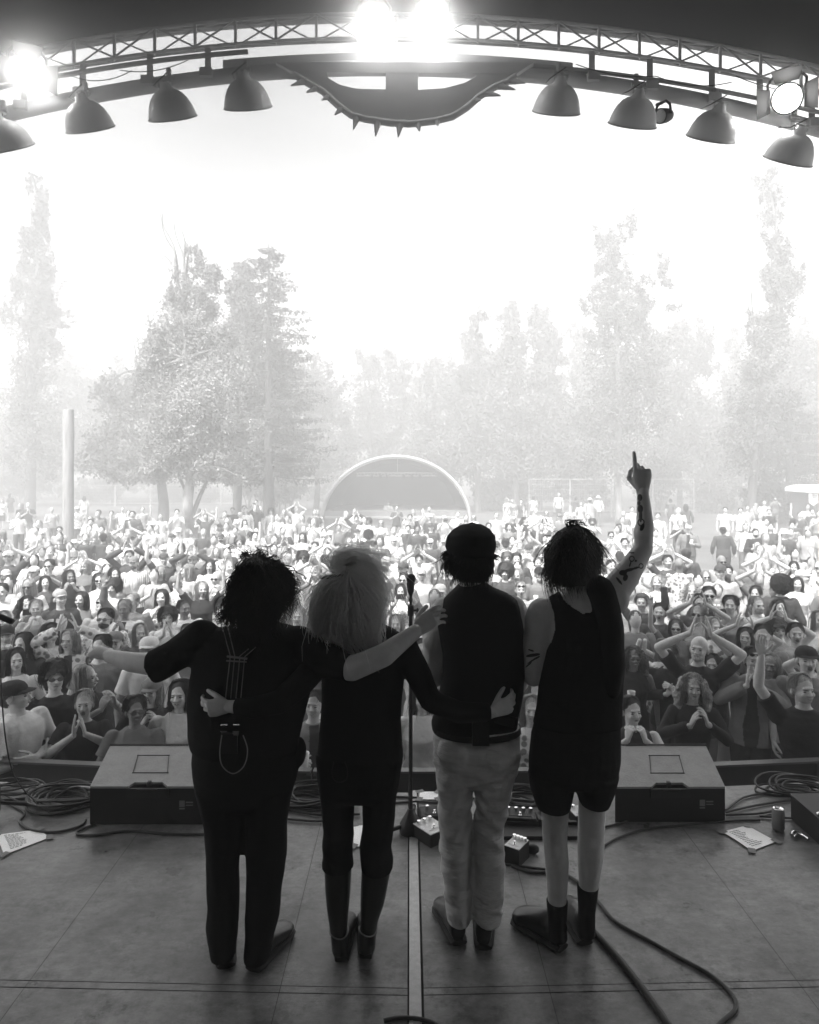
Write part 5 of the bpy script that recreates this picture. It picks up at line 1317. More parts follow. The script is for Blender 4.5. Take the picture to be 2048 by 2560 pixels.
for i, r in enumerate(rows):
    fem = r['hair'][0][0] in 'LKTO'; s = r['h']/1.745; back = 'B' in r['ex']; ex = r['ex']
    p = thing('person', r['label'], 'person', (r['X'], r['Y'], GZ), 'people in the crowd')
    face = math.degrees(math.atan2(-r['X'], r['Y']))                  # turn to the stage
    yaw = face*.8+R_.uniform(-10, 10)+(180 if back else 0); hy = 0
    if 'yR' in ex: yaw += 45; hy = 25
    elif 'yL' in ex: yaw -= 45; hy = -25
    elif r['Y'] < 14: hy = R_.choice([-18, 0, 0, 18])
    wdt = s*R_.uniform(.94, 1.10)
    p.rotation_euler = (R_.uniform(-.03, .03), R_.uniform(-.035, .035), math.radians(-yaw if False else yaw)); p.scale = (wdt, wdt, s)
    expr = 'smile' if 's' in ex else 'open' if 'o' in ex else ('calm' if r['Y'] > 14 else R_.choice(['calm', 'smile', 'calm', 'calm', 'smile', 'open']))
    if r['Y'] > 14: expr = 'calm' if 's' not in ex else 'smile'
    skin = M_[R_.choice(['skin_pale']*6+['skin_mid']*3+['skin_dark'])]
    kid('body', body_mesh(r.get('pv', r['pose']), fem, expr, hy), p, [skin, None, None, None])
    top = M_['sh_'+r['tone']]; pan_ = M_[R_.choice(['sh_k', 'sh_w', 'sh_d']) if r['Y'] > 9 and r['x'] != 319 else 'sh_k'] if r['g'] == 'jack' else None
    kid({'dress': 'dress', 'jack': 'jacket', 'vest': 'waistcoat'}.get(r['g'], 'shirt'), shirt_mesh(r.get('pv', r['pose']), fem, r['g']), p, [top, pan_])
    lk = 'shorts' if 'h' in ex or (r['Y'] > 12 and R_.random() < .25) else 'long'
    if r['g'] != 'dress': kid('shorts' if lk == 'shorts' else 'trousers', leg_mesh(lk, fem), p, [M_['tr_l'] if 't' in ex or 'h' in ex else M_[R_.choice(['tr_d', 'tr_d', 'tr_m', 'tr_l'])]])
    kid('shoes', SHOES, p, [M_[R_.choice(['shoe', 'shoew'])]])
    HM = head_mat(hy)
    h0 = r['hair'][0]
    if HN[h0[0]]:
        hk = HN[h0[0]]
        kid('hair', hair_mesh(hk), p, [M_['h_'+{'d': 'd', 'k': 'k', 'm': 'm', 'l': 'l', 'g': 'g'}[h0[1]]]], HM if len(r['hair']) == 1 else HM @ Matrix.Translation((0, .006, .006)) @ Matrix.Diagonal((.97, .97, .94, 1)))
    if len(r['hair']) > 1: kid('hat' if r['hair'][1] != 'cap' else 'cap', hat_mesh(r['hair'][1]), p, [M_['sh_'+r['hair'][2]]], HM @ Matrix.Rotation(R_.uniform(-.05, .05), 4, 'X'))
    if 'g' in ex: kid('sunglasses', glasses_mesh(), p, [M_['lens']], HM)
    if 'e' in ex: kid('glasses', glasses_mesh(), p, [M_['tr_m']], HM)
    if 'gu' in ex: kid('sunglasses', glasses_mesh(True), p, [M_['lens']], HM)
    if 'b' in ex and not back: kid('beard', beard_mesh(), p, [M_['h_'+(h0[1] if h0[1] in 'dmlg' else 'd')]], HM)
    bpy.context.view_layer.update() if False else None
    MW = Matrix.Translation(p.location) @ p.rotation_euler.to_matrix().to_4x4() @ Matrix.Diagonal((p.scale[0], p.scale[1], p.scale[2], 1))
    who = describe(r).replace('person in ', '').split(',')[0]; who = ' '.join(who.split()[:9])
    if r['pose'] in ('cup', 'cupL') and nprops < 40:
        c = MW @ Vector((-.095 if r['pose'] == 'cup' else .095, -.345, 1.25)); t = MB()
        t.loft([(c+Vector((0,0,z)), (a,0,0), (0,a,0)) for z, a in ((-.02,.030),(.10,.040),(.10,.037),(-.01,.027))], 16)
        tag(obj('drinks_cup', t, M_['cupm']), ' '.join(('cup held by '+who+', '+zone(r)).split()[:16]), 'cup', 'cups held in the crowd'); nprops += 1
    if r['pose'] == 'phone' and nprops < 40:
        c = MW @ Vector((0, -.36, 1.60)); t = MB(); t.box(c, (.15, .010, .075), p.rotation_euler.to_matrix()); t.sphere(c+Vector((.05,-.006,.02)), (.008,.004,.008), 8, 6)
        tag(obj('phone', t, M_['phone'], smooth=False), ' '.join(('phone held by '+who+', '+zone(r)).split()[:16]), 'phone', 'phones held up in the crowd'); nprops += 1
# the performer behind the desk on the far stage
dj = thing('person', 'person in white shirt behind the desk inside the far arched stage', 'person', (P(971, 0, 41.6).x, 41.6, P(0,1296,41.6).z-.75)); dj.scale = (1.0, 1.0, 1.0)
kid('body', body_mesh('clap', False, 'calm', 0), dj, [M_['skin_mid'], None, None, None]); kid('shirt', shirt_mesh('clap', False, 'tee'), dj, [M_['sh_w'], None]); kid('trousers', leg_mesh('long', False), dj, [M_['tr_d']]); kid('shoes', SHOES, dj, [M_['shoe']])
kid('hair', hair_mesh('short'), dj, [M_['h_d']], head_mat(0)); kid('cap', hat_mesh('cap'), dj, [M_['sh_d']], head_mat(0))

# beyond the three hundred people who show largest, the rest of the crowd is one object
R2 = random.Random(12); taken = [(r['X'], r['Y']) for r in rows]; lo = {}
def low(pose):
    if pose in lo: return lo[pose]
    b = MB(); c = MB(); g_2 = MB()
    b.limb([(0,.0,1.48),(0,0,1.55)], [.05,.05], 8); b.sphere((0,-.008,1.635), (.075,.09,.115), 10, 8)
    for s in (-1, 1):
        e, w, d, n, h = ap(POSES[pose][0 if s < 0 else 1], s); b.limb([shp(s), e], [.05,.042], 7); b.limb([e, w, Vector(w)+Vector(d)*.13], [.042,.03,.025], 7)
        c.tube([Vector(shp(s)), Vector(shp(s)).lerp(Vector(e), .6)], [.075,.072], 8); c.sphere(shp(s), .075, 8, 6); g_2.tube([(s*.09,.01,.95),(s*.10,0,.5),(s*.10,.02,.03)], [.10,.075,.06], 8)
    c.loft([((0,cy,z),(w+.02,0,0),(0,d+.02,0)) for z, w, d, cy in TOR if z > .88 and z < 1.47], 12)
    lo[pose] = (b, c, g_2); return lo[pose]
cw = MB(); n_ = 0
for k in range(1600):
    Y = R2.uniform(8.5, 31)**1.0; px_ = R2.uniform(-60, 2110); X = (px_-CX)/FPX*Y
    if Y > 21 and R2.random() < .65: continue
    if 1640 < px_ < 1860 and Y > 15: continue
    if any((X-a)**2+(Y-b_)**2 < .50**2 for a, b_ in taken): continue
    taken.append((X, Y)); s = R2.uniform(.92, 1.03); b, c, l2 = low(R2.choice(['down', 'down', 'down', 'clap', 'clap', 'clapface', 'cup', 'one', 'over']))
    M2 = Matrix.Translation((X, Y, GZ)) @ Matrix.Rotation(math.atan2(-X, Y)*.8+R2.uniform(-.3, .3), 4, 'Z') @ Matrix.Diagonal((s, s, s, 1))
    cw.merge(b, M2, R2.choice([0, 0, 1])); cw.merge(c, M2, R2.choice([2, 2, 3, 4, 5])); cw.merge(l2, M2, R2.choice([4, 5, 6]))
    hh = MB().sphere((0, .014, 1.665), (.084, .098, .092), 12, 8)
    if R2.random() < .4: hh.limb([(0,.05,1.62),(0,.07,1.45)], [.08,.06], 8)
    hh.drop(lambda v: (v[:, 1] < -.03) & (v[:, 2] < 1.69)); cw.merge(hh, M2, R2.choice([6, 6, 7, 8])); n_ += 1
    if n_ >= 150: break
print('crowd_far', n_, 'people', len(rows)+5)
struct('crowd', cw, [M_['skin_pale'], M_['skin_mid'], M_['sh_w'], M_['sh_l'], M_['sh_d'], M_['sh_m'], M_['h_d'], M_['h_m'], M_['h_l']], 'stuff', smooth=True)
# ---------------------------------------------------------------- the four performers, seen from behind
def rowrings(rows, Y, grow=0.0, gd=None):
    out = []
    for r in rows:
        y, xl, xr, d = r[:4]; Yc = Y+(r[4] if len(r) > 4 else 0)
        a, b = P(xl, y, Yc), P(xr, y, Yc); c = (a+b)/2; out.append((c, ((b.x-a.x)/2+grow, 0, 0), (0, d+(grow if gd is None else gd), 0)))
    return out
def px(y, Y): return y/FPX*Y                                            # photo pixels to metres at distance Y
def shoe(heel, ang, L=.29, w=.105, h=.10, boot=False):
    d = Vector((math.sin(ang), math.cos(ang), 0)); s = Vector((d.y, -d.x, 0)); q = MB(); R = []
    prof = [(0,.60,.055,.055),(.03,.72,.060,.060),(.10,.78,.056,.056),(.17,.86,.045,.045),(.235,1.0,.034,.034),(.275,.82,.026,.026),(.292,.40,.016,.018)]
    for x, ww, hh, zc in prof: R.append((heel+d*(x*L/.29)+Vector((0,0,zc*h/.10+.012)), s*(w/2*ww), Vector((0,0,hh*h/.10))))
    q.loft(R, 16); 
    if not boot: q.sphere(heel+d*.07+Vector((0,0,.085)), (.040,.055,.045), 14, 10)
    q = q.remesh(.007, 3); V = MB(); R = []
    for x, ww, _, _ in prof: R.append((heel+d*(x*L/.29*1.02-.003)+Vector((0,0,.016)), s*(w/2*ww+.004), Vector((0,0,.012))))
    V.loft(R, 16); o_ = MB(); o_.merge(q); o_.merge(V, m=1); return o_
M_['skinH'] = mat('skin_performer', .50, .5, var=.10, scale=22, bump=.08, bscale=90); M_['ink2'] = mat('tattoo_ink', .035, .6)
M_['teeB'] = mat('black_jersey', .010, .95, spec=.12, var=.2, scale=9, bump=.6, bscale=9); M_['trB'] = mat('black_trousers', .008, .95, spec=.12, bump=.6, bscale=8)
M_['vestB'] = mat('black_waistcoat', .012, .85, spec=.15, bump=.5, bscale=7); M_['tankB'] = mat('black_tank_top', .007, .95, spec=.1, bump=.5, bscale=9)
M_['chino'] = mat('pale_trousers', .52, .9, var=.12, scale=6, bump=.8, bscale=9, stretch=(1,1,2.6)); M_['sleeve'] = mat('pale_sleeve', .5, .9, bump=.7, bscale=14)
M_['bootL'] = mat('boot_leather', .010, .35, spec=.4); M_['shoeB'] = mat('black_leather_shoe', .012, .3, spec=.5); M_['sole'] = mat('shoe_sole', .02, .8)
M_['hairB'] = mat('black_hair', .008, .5, spec=.25); M_['hairBl'] = mat('blonde_hair', .88, .42, var=.5, scale=14, stretch=(12,12,.5), spec=.4, trans=.85); M_['hairBd'] = mat('blonde_hair_dark', .22, .6)
FEATH = [M_['skinH'], M_['eye'], M_['lips'], M_['teeth']]
def hero_head(center, roll=0, pitch=.05, yaw=180, fem=False):
    H = head_mb('calm', fem, .006); M = Matrix.Translation(center) @ Matrix.Rotation(math.radians(yaw), 4, 'Z') @ Matrix.Rotation(roll, 4, 'Y') @ Matrix.Rotation(pitch, 4, 'X') @ Matrix.Translation((0, -.012, -.145)); return H, M
RN = np.random.default_rng(77)

# ---- 1 the curly-haired man in a black t-shirt
Y1 = 2.93; ft = FL(600, 2435); p1 = thing('person', 'person with long curly dark hair in black t-shirt and striped straps, leftmost of four', 'person', ft)
T1 = [(1560,598,684,.07),(1573,540,735,.09),(1590,500,768,.12),(1620,484,785,.135),(1663,482,790,.145),(1700,476,780,.15),(1750,472,768,.155),(1800,472,754,.155),(1840,470,748,.155),(1872,476,746,.15)]
L1a = [(1960,490,611,.13),(2000,499,611,.12),(2047,509,610,.108),(2100,512,606,.102),(2152,515,602,.096),(2223,519,600,.09),(2258,521,600,.088),(2311,514,598,.09),(2340,516,597,.088),(2362,520,594,.086),(2384,524,592,.084)]
L1b = [(1960,617,738,.13),(2000,614,728,.12),(2047,612,721,.108),(2135,611,720,.10),(2188,612,712,.096),(2241,613,704,.09),(2293,610,698,.09),(2336,610,686,.086),(2366,609,680,.084),(2392,609,674,.082)]
H1 = [(1850,482,750,.15),(1900,480,750,.165),(1950,488,741,.155),(1990,497,730,.13),(2010,505,722,.10)]
LA1 = [P(505,1602,Y1), P(455,1628,Y1+.02), P(402,1662,Y1+.03)]; FA1 = [P(402,1662,Y1+.03), P(330,1656,Y1+.10), P(272,1640,Y1+.17)]
RA1 = [P(745,1618,Y1), P(812,1652,2.84), P(880,1672,2.78)]; FB1 = [P(880,1672,2.78), P(960,1638,2.80), P(1040,1578,2.88)]
b = MB(); b.loft(rowrings(T1, Y1, -.02), 24); b.loft(rowrings(H1, Y1, -.02), 24); b.loft(rowrings([(1525,612,668,.05),(1590,612,672,.055)], Y1), 14)
b.loft(rowrings(L1a[:-1], Y1, -.025), 14); b.loft(rowrings(L1b[:-1], Y1, -.025), 14)
b.limb(LA1, [.062,.058,.050]); b.limb(FA1, [.050,.042,.029]); b.limb(RA1, [.064,.058,.048]); b.limb(FB1, [.048,.046,.030])
b = b.remesh(.009, 5); H, M = hero_head(P(640,1464,Y1), -.12); b.merge(H, M)
b.merge(hand_mb(-1, (.4,.5,.5,.55), .12, vox=.004), frame(P(272,1640,Y1+.17), P(200,1615,Y1+.24)-P(272,1640,Y1+.17), (0,.4,-1)))
b.merge(hand_mb(1, (.35,.40,.42,.45), .10, (.5,.3), vox=.0035), frame(P(1040,1578,2.885), P(1120,1512,2.905)-P(1040,1578,2.885), (.35,.85,-.35)))
obj('body', b, FEATH, p1)
c = MB(); c.loft(rowrings(T1, Y1, .004), 28); c.tube(LA1[:2]+[P(398,1663,Y1+.03), P(383,1668,Y1+.035)], [.080,.074,.066,.066], 18); c.sphere(LA1[0], .080)
c.tube([RA1[0], RA1[1], P(862,1668,2.795), P(877,1671,2.785)], [.082,.074,.060,.061], 18); c.sphere(RA1[0], .080)
c = c.remesh(.008, 4); c.displace(.005, (9, 9, 5), 4, 3); c.wrinkle(.007, (11, 11, 6), 2); obj('t_shirt', c, M_['teeB'], p1)
c = MB(); c.loft(rowrings(H1, Y1), 26); c.loft(rowrings(L1a, Y1), 20); c.loft(rowrings(L1b, Y1), 20); c.sphere(P(748,1878,Y1), (.03,.05,.06)); c = c.remesh(.008, 2); c.displace(.006, (7, 7, 12), 6, 3); obj('trousers', c, M_['trB'], p1)
for hx, hy, a in ((566,2424,-.32),(634,2432,.34)): c = shoe(FL(hx, hy), a, .275, .110, .095); obj('shoe', c, [M_['shoeB'], M_['sole']], p1)
def backY(x, y, rows, Y):                                                # the near surface of a torso at a photo point
    ys = [r[0] for r in rows]; xl = np.interp(y, ys, [r[1] for r in rows]); xr = np.interp(y, ys, [r[2] for r in rows]); d = np.interp(y, ys, [r[3] for r in rows])
    u = min(.97, abs((x-(xl+xr)/2)/((xr-xl)/2))); return Y-(d+.006)*math.sqrt(1-u*u)-.012
def line_on(rows, Y, pts, r, n=14):
    out = []
    for (x0, y0), (x1, y1) in zip(pts[:-1], pts[1:]):
        for t in np.linspace(0, 1, n, endpoint=False): x, y = x0+(x1-x0)*t, y0+(y1-y0)*t; out.append(P(x, y, backY(x, y, rows, Y)))
    x, y = pts[-1]; out.append(P(x, y, backY(x, y, rows, Y))); q = MB(); q.tube(out, r, 6); return q
M_['strap'] = mat('strap_edging', .20, .7); M_['strapk'] = mat('strap_web', .02, .8)
M_['clip'] = mat('clip_metal', .3, .25, metal=1); c = MB()
for l_ in ([(550,1548),(576,1640),(564,1746)], [(566,1552),(587,1640),(577,1746)], [(622,1622),(600,1640),(590,1746)], [(640,1618),(612,1642),(602,1746)]): c.merge(line_on(T1, Y1, l_, .0022))
obj('strap_edging', c, M_['strap'], p1)
c = MB(); c.merge(line_on(T1, Y1-.002, [(568,1641),(618,1647)], .0045)); c.merge(line_on(T1, Y1-.002, [(566,1652),(617,1655)], .003)); obj('strap_slider', c, M_['strap'], p1)
for x in (560, 591):
    c = MB(); q_ = P(x, 1832, backY(x, 1832, T1, Y1)); c.box(q_, (.020,.010,.018)); c.box(q_+Vector((0,-.004,.008)), (.026,.008,.004)); c.tube([q_+Vector((-.012,0,.03)), q_+Vector((.012,0,.03))], .004, 6); obj('strap_clip', c, M_['clip'], p1, smooth=False)
c = MB(); c.box(P(575, 1858, 2.765), (.06,.02,.075)); obj('radio_pack', c, M_['mon'], p1, smooth=False)
c = MB(); c.tube(smoothp([P(555,1838,2.75), P(550,1880,2.735), P(556,1915,2.73), P(583,1934,2.725), P(610,1915,2.73), P(619,1875,2.735), P(608,1838,2.75)]), .0025, 5); obj('pack_cable', c, M_['strap'], p1)
# hair
s1 = MB(); s1.sphere(P(641,1458,Y1), (.080,.095,.095), 28, 20); s1.sphere(P(642,1505,Y1-.02), (.086,.080,.10), 24, 16); s1.sphere(P(642,1555,Y1-.05), (.080,.06,.07), 20, 14); s1 = s1.remesh(.007, 2); s1.displace(.013, (55,55,40), 8, 3); 
hp = lambda x, y, d: P(x, y, Y1+d)
G1 = [[hp(640,1402,-.02), hp(608,1412,-.03), hp(588,1448,-.02), hp(574,1505,-.03), hp(562,1552,-.05)],
      [hp(640,1402,-.02), hp(605,1420,-.08), hp(590,1470,-.10), hp(585,1530,-.10), hp(590,1585,-.13)],
      [hp(642,1402,-.03), hp(625,1420,-.11), hp(615,1480,-.13), hp(615,1540,-.13), hp(618,1600,-.15)],
      [hp(642,1402,-.03), hp(645,1420,-.12), hp(645,1480,-.14), hp(645,1540,-.14), hp(645,1600,-.15)],
      [hp(645,1402,-.03), hp(670,1420,-.10), hp(678,1480,-.12), hp(678,1540,-.12), hp(680,1590,-.13)],
      [hp(645,1402,-.02), hp(685,1418,-.05), hp(700,1460,-.06), hp(702,1510,-.06), hp(698,1560,-.08)],
      [hp(645,1402,.0), hp(680,1410,.0), hp(712,1430,.0), hp(730,1455,.01), hp(738,1490,.02)],
      [hp(640,1400,.03), hp(665,1400,.04), hp(690,1425,.06), hp(700,1480,.05), hp(700,1530,.03)],
      [hp(640,1400,.03), hp(614,1402,.04), hp(592,1432,.06), hp(580,1490,.05), hp(566,1548,.03)]]
G1[5][1] = hp(675,1412,-.05); G1[5][2] = hp(694,1450,-.06)
s1.merge(strands(G1, 1700, RN, .0018, .009, 24, .012, 20, lens=(.7,1.12), fly=.14)); s1.merge(strands([[hp(575,1500,-.03), hp(562,1530,-.05), hp(548,1545,-.06), hp(535,1548,-.05)], [hp(580,1520,-.05), hp(566,1545,-.07), hp(556,1556,-.08), hp(548,1556,-.08)]], 40, RN, .0015, .010, 16, .008, 18)); s1.merge(strands([[hp(600,1395,-.02), hp(590,1385,0), hp(612,1392,0)], [hp(640,1395,-.03), hp(640,1380,0), hp(665,1388,0)], [hp(690,1410,0), hp(705,1400,0), hp(715,1425,0)]], 60, RN, .0013, .012, 14, .02, 16))
obj('hair', s1, M_['hairB'], p1)

# ---- 2 the blonde woman in black with tall boots
Y2 = 2.99; p2 = thing('person', 'person with windblown blonde hair in black top and tall boots, second from left', 'person', FL(884, 2400))
T2 = [(1560,893,948,.055),(1575,858,985,.08),(1600,822,1020,.11),(1650,806,1014,.12),(1700,805,1008,.12),(1750,806,1004,.12),(1796,804,1003,.12),(1854,797,1006,.125),(1893,793,1010,.125)]
H2 = [(1880,794,1007,.125),(1940,794,1000,.135),(1975,798,995,.12),(1990,802,992,.10)]
L2a = [(1955,798,892,.095),(2020,803,887,.09),(2082,806,885,.08),(2110,803,883,.088),(2140,806,884,.080),(2166,803,886,.082)]
L2b = [(1955,900,997,.095),(2020,905,988,.09),(2082,906,982,.08),(2117,897,977,.088),(2150,899,983,.080),(2174,902,981,.082)]
B2a = [(2160,810,880,.068),(2223,813,877,.064),(2269,817,873,.058),(2308,823,869,.050),(2332,826,868,.045),(2350,828,872,.046),(2376,830,873,.045)]
B2b = [(2165,904,979,.068),(2223,902,968,.064),(2258,901,961,.058),(2300,901,946,.050),(2325,900,941,.045),(2348,897,940,.046),(2372,895,938,.045)]
LA2 = [P(835,1612,2.97), P(760,1700,2.80), P(700,1755,2.745)]; FA2 = [P(700,1755,2.745), P(630,1770,2.72), P(572,1766,2.735)]
RA2 = [P(1010,1618,2.98), P(1048,1690,2.95), P(1075,1752,2.92)]; FB2 = [P(1075,1752,2.92), P(1150,1782,2.885), P(1232,1780,2.895)]
b = MB(); b.loft(rowrings(T2, Y2, -.015), 24); b.loft(rowrings(H2, Y2, -.015), 24); b.loft(rowrings([(1520,895,940,.048),(1590,897,945,.05)], Y2), 14)
for l_ in (L2a, L2b, B2a[:-1], B2b[:-1]): b.loft(rowrings(l_, Y2, -.012), 14)
b.limb(LA2, [.046,.042,.037]); b.limb(FA2, [.037,.034,.024]); b.limb(RA2, [.046,.042,.037]); b.limb(FB2, [.037,.034,.024]); b = b.remesh(.009, 5)
H, M = hero_head(P(868,1462,Y2), -.10, .10, 175, True); b.merge(H, M)
b.merge(hand_mb(-1, (.45,.5,.55,.6), .06, (.25,.5), vox=.0035, size=.92), frame(P(572,1766,2.735), P(515,1772,2.745)-P(572,1766,2.735), (.1,1,.2)))
b.merge(hand_mb(1, (.40,.45,.5,.55), .10, (.3,.45), vox=.0035, size=.92), frame(P(1232,1780,2.895), P(1295,1752,2.93)-P(1232,1780,2.895), (-.1,1,.1)))
obj('body', b, FEATH, p2)
c = MB(); c.loft(rowrings(T2, Y2, .003), 28); c.limb(LA2, [.058,.053,.047]); c.tube([FA2[0], FA2[1], P(585,1767,2.73)], [.047,.043,.034], 14); c.limb(RA2, [.058,.054,.047]); c.tube([FB2[0], FB2[1], P(1225,1780,2.893)], [.047,.043,.033], 14)
c = c.remesh(.008, 4); c.displace(.005, (10, 10, 6), 9, 3); obj('top', c, M_['teeB'], p2)
c = MB(); c.loft(rowrings(H2, Y2), 26); c.loft(rowrings(L2a, Y2), 20); c.loft(rowrings(L2b, Y2), 20); c = c.remesh(.008, 3); c.displace(.005, (8, 8, 16), 2, 3); obj('trousers', c, M_['trB'], p2)
for rows_, hx, hy, a in ((B2a, 853, 2404, .05), (B2b, 914, 2398, -.05)):
    c = MB(); c.loft(rowrings(rows_, Y2), 20, cap=True); hl = FL(hx, hy); c.box(hl+Vector((0,.02,.028)), (.055,.05,.056))
    q = MB(); q.merge(c.remesh(.006, 2)); q.merge(shoe(hl+Vector((0,.01,0)), a, .25, .085, .085, True)); obj('boot', q, [M_['bootL'], M_['sole']], p2)
    c = MB(); y = 2328 if hx < 900 else 2322; r0 = rowrings([(y, (826 if hx < 900 else 899), (869 if hx < 900 else 942), .047)], Y2)[0]
    c.tube([Vector(r0[0])+Vector((r0[1][0]*1.06*math.cos(t), r0[2][1]*1.06*math.sin(t), .004*math.sin(2*t))) for t in np.linspace(0, 6.283, 25)], .0035, 6); obj('boot_strap', c, M_['strap'], p2)
c = MB(); c.tube(smoothp([P(835,1905,2.852), P(830,1930,2.85), P(836,1950,2.85), P(850,1956,2.85), P(866,1948,2.85), P(869,1925,2.85), P(862,1905,2.855)]), .002, 5); obj('pack_cable', c, M_['strapk'], p2)
hp = lambda x, y, d: P(x, y, Y2+d)
s2 = MB(); s2.sphere(hp(868,1470,0), (.080,.090,.092), 28, 20); s2.sphere(hp(866,1510,-.02), (.055,.045,.06), 20, 14); s2 = s2.remesh(.007, 2); s2.displace(.006, (38,38,10), 3, 3)
G2 = [[hp(866,1440,-.09), hp(832,1444,-.09), hp(802,1470,-.08), hp(786,1515,-.06), hp(782,1565,-.05)],
      [hp(864,1440,-.09), hp(820,1460,-.12), hp(797,1520,-.12), hp(796,1575,-.11), hp(822,1614,-.12)],
      [hp(866,1440,-.10), hp(838,1475,-.14), hp(820,1540,-.14), hp(825,1595,-.13), hp(850,1622,-.13)],
      [hp(868,1440,-.10), hp(862,1480,-.15), hp(852,1545,-.15), hp(862,1600,-.14), hp(880,1625,-.14)],
      [hp(872,1440,-.10), hp(888,1485,-.15), hp(895,1545,-.15), hp(908,1595,-.14), hp(922,1625,-.14)],
      [hp(876,1440,-.10), hp(910,1480,-.13), hp(928,1530,-.12), hp(935,1570,-.12), hp(940,1605,-.12)],
      [hp(880,1440,-.09), hp(925,1462,-.09), hp(950,1498,-.06), hp(952,1535,-.06), hp(938,1578,-.08)],
      [hp(862,1438,-.09), hp(845,1412,-.06), hp(885,1395,-.03), hp(938,1415,.0), hp(962,1460,.0), hp(966,1510,.0)],
      [hp(860,1438,-.09), hp(835,1415,-.04), hp(850,1388,.02), hp(905,1385,.04), hp(950,1412,.05), hp(962,1450,.05)],
      [hp(858,1440,-.09), hp(838,1420,-.05), hp(822,1405,.0), hp(838,1390,.03), hp(875,1382,.04)]]
s2.merge(strands(G2[:7], 2600, RN, .0015, .005, 5, .010, 16, lens=(.55,1.22), fly=.14)); s2.merge(strands(G2[6:], 600, RN, .0014, .006, 5, .018, 16, lens=(.6,1.1), fly=.3)); s2.merge(strands(G2[:3], 160, RN, .0012, .008, 6, .022, 16, lens=(.8,1.25), fly=.5)); obj('hair', s2, M_['hairBl'], p2)
c = MB(); 
for t_ in range(1): c.tube([hp(800+i*12, 1446-10*math.sin(i*.28)+i*.8, -.098-.008*math.sin(i*.5)) for i in range(8)], [.004,.008,.009,.009,.009,.008,.007,.004], 8)
obj('hair_parting', c, M_['hairBd'], p2)  # darker hair lying along the parting
c = MB(); c.sphere(hp(938,1541,-.04), (.011,.006,.014)); c.tube([hp(938,1541,-.04)+Vector((.018*math.cos(a), .0, .022*math.sin(a))) for a in np.linspace(0,6.28,18)], .002, 5); obj('earring', c, M_['chrome'], p2)

# ---- 3 the man with the flat cap, black waistcoat and pale trousers
Y3 = 3.08; p3 = thing('person', 'person in black flat cap, black waistcoat and pale trousers, third from left', 'person', FL(1180, 2380))
T3 = [(1458,1150,1214,.055),(1470,1138,1232,.07),(1484,1122,1268,.09),(1500,1108,1290,.11),(1522,1100,1298,.125),(1556,1091,1305,.135),(1598,1099,1312,.138),(1633,1106,1315,.14),(1685,1104,1314,.14),(1716,1098,1309,.14),(1772,1087,1301,.138),(1806,1078,1296,.135),(1832,1082,1292,.13)]
H3 = [(1812,1086,1300,.125),(1850,1084,1303,.135),(1906,1083,1297,.135),(1935,1091,1290,.12),(1955,1105,1276,.09)]
L3a = [(1890,1086,1185,.12),(1930,1087,1183,.13),(1970,1092,1181,.115),(2011,1097,1179,.098),(2064,1100,1178,.085),(2117,1101,1177,.088),(2205,1107,1178,.085),(2270,1113,1178,.080),(2297,1116,1178,.082)]
L3b = [(1890,1183,1298,.12),(1930,1185,1292,.13),(1970,1187,1281,.115),(2011,1189,1271,.098),(2064,1186,1261,.085),(2117,1186,1262,.088),(2205,1185,1260,.083),(2270,1185,1256,.080),(2297,1185,1253,.082)]
LA3 = [P(1118,1530,Y3+.02), P(1088,1620,Y3+.06), P(1082,1690,Y3+.08)]; RA3 = [P(1284,1528,Y3+.04), P(1300,1610,Y3+.10), P(1296,1700,Y3+.12)]
b = MB(); b.loft(rowrings(T3, Y3, -.025), 24); b.loft(rowrings(H3, Y3, -.02), 24); b.loft(rowrings([(1420,1150,1204,.055),(1465,1146,1206,.057),(1490,1146,1208,.06)], Y3), 16)
b.loft(rowrings(L3a, Y3, -.025), 14); b.loft(rowrings(L3b, Y3, -.025), 14)
for s_, A_ in ((-1, LA3), (1, RA3)): b.limb(A_, [.055,.048,.042]); e_ = A_[2]+Vector((-s_*.02, .22, .06)); b.limb([A_[2], e_], [.042,.027])
b = b.remesh(.009, 5); H, M = hero_head(P(1177,1388,Y3), .02, .0, 180); b.merge(H, M)
for s_, A_ in ((-1, LA3), (1, RA3)): e_ = A_[2]+Vector((-s_*.02, .22, .06)); b.merge(hand_mb(-s_*-1, vox=.005), frame(e_, (0, .8, .6), (s_, 0, 0)))
obj('body', b, FEATH, p3)
c = MB()
for s_, A_ in ((-1, LA3), (1, RA3)): c.limb(A_, [.066,.060,.052]); e_ = A_[2]+Vector((-s_*.016, .18, .05)); c.tube([A_[2], e_], [.052,.036], 14)
c = c.remesh(.008, 3); c.displace(.004, (14, 14, 9), 12, 3); c.wrinkle(.007, (16, 16, 12), 3); obj('shirt_sleeves', c, M_['sleeve'], p3)
c = MB(); c.loft(rowrings(T3, Y3, .0), 30); c = c.remesh(.008, 3); c.displace(.004, (7, 7, 5), 15, 3); c.wrinkle(.005, (8, 8, 6), 5); obj('waistcoat', c, M_['vestB'], p3)
c = MB(); c.loft(rowrings(H3, Y3), 28); c.sphere(P(1140,1885,Y3-.075), (.078,.075,.085)); c.sphere(P(1240,1885,Y3-.075), (.078,.075,.085)); c.loft(rowrings(L3a, Y3), 22); c.loft(rowrings(L3b, Y3), 22); c = c.remesh(.0065, 2)
